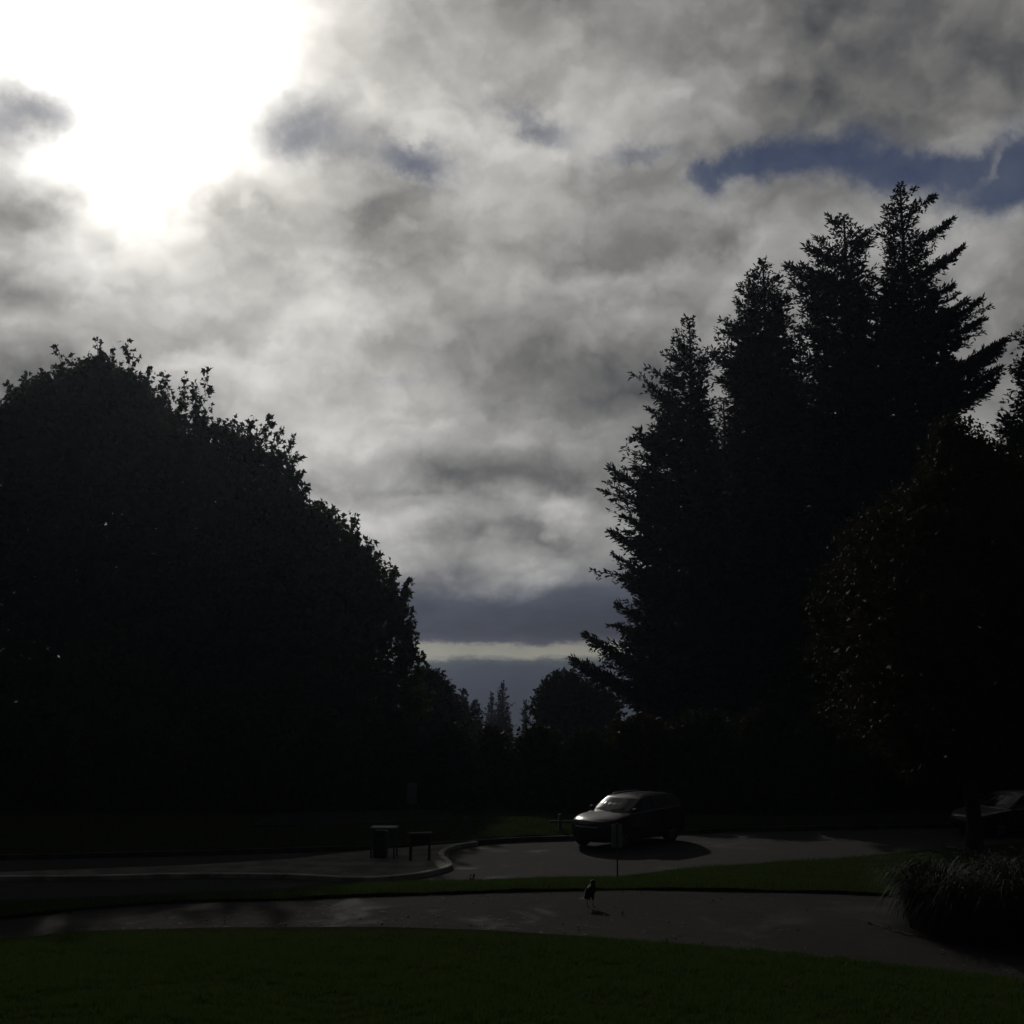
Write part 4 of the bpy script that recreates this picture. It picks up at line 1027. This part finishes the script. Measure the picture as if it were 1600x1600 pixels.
def bolt(parent, x, y, z, r_=.012, m=None):
    MB().tube([(x, y, z), (x, y - .012, z)], [r_, r_ * .7], 8).build('bolt', m or M['steel'], parent, True)

# small sign seen from behind, its post running up the back of the plate
b0 = G(965, 1377, .06)
s1 = thing('sign', 'small metal sign seen from behind on a thin post in front of the parked car', 'sign', (b0[0], b0[1], .03), R(5))
k1 = b0[1] / F * 1.003
zt = (1377 - 1291) * k1; zbm = (1377 - 1326) * k1
pl_ = rplate(MB(), 0, .03, zbm, zt, 17.2 * k1).build('plate', M['sign_back'], s1)
mb = MB()                                      # channel shaped post: web and two flanges
for x, y_, a, b in ((0, 0, .034, .006), (-.017, -.010, .006, .024), (.017, -.010, .006, .024)):
    mb.box((x, y_ + .022, (zt + .03 - .3) / 2), (a, b, zt + .03 + .3))
mb.build('post', M['post'], s1)
bolt(s1, 0, .018, zt - .07); bolt(s1, 0, .018, zbm + .07)
# tall sign on the pavement
b0 = G(643, 1338, ZS)
s2 = thing('sign', 'taller sign with a pale upright plate beside the litter bin on the pavement', 'sign', (b0[0], b0[1], ZS), R(-8))
k2 = b0[1] / F * 1.003
zt = (1338 - 1229) * k2; zbm = (1338 - 1260) * k2
rplate(MB(), 0, -.03, zbm, zt, 15.5 * k2).build('plate', M['sign_face'], s2)
MB().tube([(0, 0, -.1), (0, 0, zt - .02)], .026, 8).build('post', M['darkwood'], s2, True)
bolt(s2, 0, -.034, zt - .05, .02, M['chrome']); bolt(s2, 0, -.034, zbm + .06)
# low information panel on two legs
b0 = G(656, 1344, ZS)
k3 = b0[1] / F
s3 = thing('information_panel', 'low dark panel on two legs standing on the pavement tip', 'panel', (b0[0], b0[1], ZS), R(12))
w3 = 34 * k3
for s in (-1, 1): MB().box((s * (w3 / 2 - .05), .02, 20 * k3 - .05), (.075, .075, 40 * k3 + .1), 0, .01).build('leg', M['darkwood'], s3)
MB().box((0, -.03, 31 * k3), (w3, .04, 17 * k3), 0, .008).build('board', M['bin'], s3)
MB().box((0, -.02, 40.5 * k3), (w3 + .05, .11, .035), 0, .008).build('top_rail', M['wood'], s3)
MB().box((0, -.054, 31 * k3), (w3 - .08, .006, 14 * k3)).build('map_sheet', M['plastic'], s3)
# litter bin under a flat hood on posts
b0 = G(600, 1339, ZS); k4 = b0[1] / F
s4 = thing('litter_bin', 'dark litter bin under a flat metal hood carried on posts', 'bin', (b0[0], b0[1], ZS), R(-6))
w4 = 37 * k4; h4 = 45 * k4
MB().box((-.11, 0, h4 * .44), (w4 * .52, .42, h4 * .86), 0, .03).build('bin_body', M['bin'], s4, True)
MB().box((-.11, -.215, h4 * .74), (w4 * .34, .012, .13), 0, .004).build('flap', M['plastic'], s4)
MB().box((-.11, -.217, h4 * .36), (w4 * .42, .012, h4 * .52), 0, .004).build('door', M['plastic'], s4)
MB().box((0, 0, h4 - .02), (w4 + .04, .52, .045), 0, .012).build('hood', M['steel'], s4, True)
for x in (-w4 / 2 + .02, w4 / 2 - .02):
    for y_ in (-.22, .22): MB().box((x, y_, h4 / 2 - .03), (.045, .045, h4 - .03)).build('post', M['bin'], s4)
# short dark post on the verge
b0 = G(728, 1300, .2); k5 = b0[1] / F
bo = thing('bollard', 'short dark post standing on the grass behind the pavement', 'bollard', tuple(b0), 0)
MB().tube([(0, 0, -.1), (0, 0, 20 * k5), (0, 0, 22 * k5), (0, 0, 23 * k5)], [.085, .085, .075, .03], 10).build('post', M['darkwood'], bo, True)
MB().tube([(0, 0, 17.5 * k5), (0, 0, 19 * k5)], .089, 10).build('band', M['steel'], bo, True)
# low timber rail beside the parked car
b0 = G(875, 1297, .2); k6 = b0[1] / F
ra = thing('rail_fence', 'low timber rail on short posts on the grass left of the parked car', 'fence', tuple(b0), R(4))
for x in (0, 1.55): MB().box((x, 0, 12 * k6 - .05), (.10, .10, 24 * k6 + .1), 0, .012).build('post', M['darkwood'], ra)
MB().box((.62, -.075, 13 * k6), (2.0, .045, .075), 0, .01).build('rail', M['wood'], ra)

# ------------------------------------------------------------------ the crow
M['crow'] = mat('crow_feathers', (.004, .004, .005), .75, 0, .08)
M['beak'] = mat('crow_beak', (.008, .008, .008), .6, 0, .15)

def crow():
    b0 = G(922, 1417, ZP + .03)
    root = thing('crow', 'black crow standing on the drive below the small sign', 'bird', tuple(b0), R(68))
    S = 1.2
    # rings from tail tip to crown: x forward, z up, half width, half height
    ring = [(-.235, .175, .012, .006), (-.20, .178, .034, .010), (-.13, .195, .042, .020), (-.08, .215, .060, .046), (-.02, .24, .082, .072), (.04, .265, .088, .080), (.09, .295, .076, .070), (.125, .335, .052, .050), (.142, .368, .044, .042), (.155, .392, .040, .038), (.168, .404, .028, .026), (.176, .404, .012, .012)]
    mb = MB(); n = 14; V = []
    for i, (x, z, a, b) in enumerate(ring):
        p, q = ring[max(i - 1, 0)], ring[min(i + 1, len(ring) - 1)]
        tx, tz = q[0] - p[0], q[1] - p[1]; l = math.hypot(tx, tz); tx, tz = tx / l, tz / l
        for j in range(n):
            t = 2 * PI * j / n; V.append((S * (x - tz * b * math.sin(t)), S * a * math.cos(t), S * (z + tx * b * math.sin(t))))
    fs = [(i * n + j, i * n + (j + 1) % n, (i + 1) * n + (j + 1) % n, (i + 1) * n + j) for i in range(len(ring) - 1) for j in range(n)] + [tuple(range(n - 1, -1, -1)), tuple((len(ring) - 1) * n + j for j in range(n))]
    mb.add(V, fs)
    for s in (-1, 1):                          # feathered thighs belong to the body
        mb.tube([(S * .0, s * .045 * S, S * .205), (S * .015, s * .047 * S, S * .15), (S * .02, s * .047 * S, S * .11)], [.042, .028, .012], 9)
    mb.build('body', M['crow'], root, True, 60)
    for s in (-1, 1):
        w_ = MB(); K = 9; V = []
        for i in range(K):                     # folded wing, shoulder to wing tip
            u = i / (K - 1); x = .095 - .31 * u; z = .295 - .105 * u + .0 * u; hw = .062 * math.sin(PI * (.14 + .80 * u)) ** .8; o_ = (.086 - .062 * u ** 1.6)
            V += [(S * x, s * S * (o_ * .80), S * (z + hw)), (S * (x - .006), s * S * (o_ + .014), S * z), (S * (x + .004), s * S * (o_ * .92), S * (z - hw * .85)), (S * x, s * S * (o_ * .5), S * z)]
        w_.add(V, [(i * 4 + j, i * 4 + (j + 1) % 4, (i + 1) * 4 + (j + 1) % 4, (i + 1) * 4 + j) for i in range(K - 1) for j in range(4)] + [(0, 1, 2, 3), tuple((K - 1) * 4 + j for j in (3, 2, 1, 0))])
        w_.build('wing', M['crow'], root, True, 60)
        ft = MB()
        ft.tube([(S * .02, s * .047 * S, S * .12), (S * .0, s * .05 * S, S * .06), (S * .012, s * .05 * S, .008)], [.009, .007, .007], 6)
        for a, l in ((0, .06), (.55, .05), (-.55, .05), (PI, .04)):
            ft.tube([(S * .012, s * .05 * S, .008), (S * .012 + l * .6 * math.cos(a), s * .05 * S + l * .6 * math.sin(a), .010), (S * .012 + l * math.cos(a), s * .05 * S + l * math.sin(a), .003)], [.007, .006, .002], 5)
        ft.build('leg', M['beak'], root, True)
        MB().tube([(S * .158, s * S * .034, S * .398), (S * .158, s * S * .041, S * .398)], [.008, .004], 8).build('eye', M['glass'], root, True)
    MB().tube([(S * .168, 0, S * .402), (S * .205, 0, S * .403), (S * .245, 0, S * .392)], [.020, .015, .003], 8).build('beak', M['beak'], root, True)
    tl = MB()
    for k in range(5):
        a = (k - 2) * .085; x0, x1 = -.15, -.275
        tl.add([(S * x0, S * (a * .2 - .012), S * (.192 + .002 * k)), (S * x1, S * (a * .55 - .016), S * (.160 + .002 * k)), (S * (x1 - .012), S * a * .55, S * (.158 + .002 * k)), (S * x1, S * (a * .55 + .016), S * (.160 + .002 * k)), (S * x0, S * (a * .2 + .012), S * (.192 + .002 * k))] , [(0, 1, 2, 3, 4)])
    tl.build('tail', M['crow'], root)
crow()

# ------------------------------------------------------------------ haze over the valley
hz = MB()
hz.box((0, 0, (HAZE_TOP - 240) / 2), (2 * HAZE_FAR, 2 * HAZE_FAR, HAZE_TOP + 240))
ho = hz.build('haze', None)
hm_ = bpy.data.materials.new('haze'); hm_.use_nodes = True
hn = hm_.node_tree; hn.nodes.clear()
pv = hn.nodes.new('ShaderNodeVolumePrincipled'); hout = hn.nodes.new('ShaderNodeOutputMaterial')
pv.inputs['Color'].default_value = (.54, .63, .85, 1)
pv.inputs['Density'].default_value = HAZE_D
pv.inputs['Anisotropy'].default_value = .75
hn.links.new(pv.outputs[0], hout.inputs['Volume'])
ho.data.materials.append(hm_)
ho['kind'] = 'stuff'
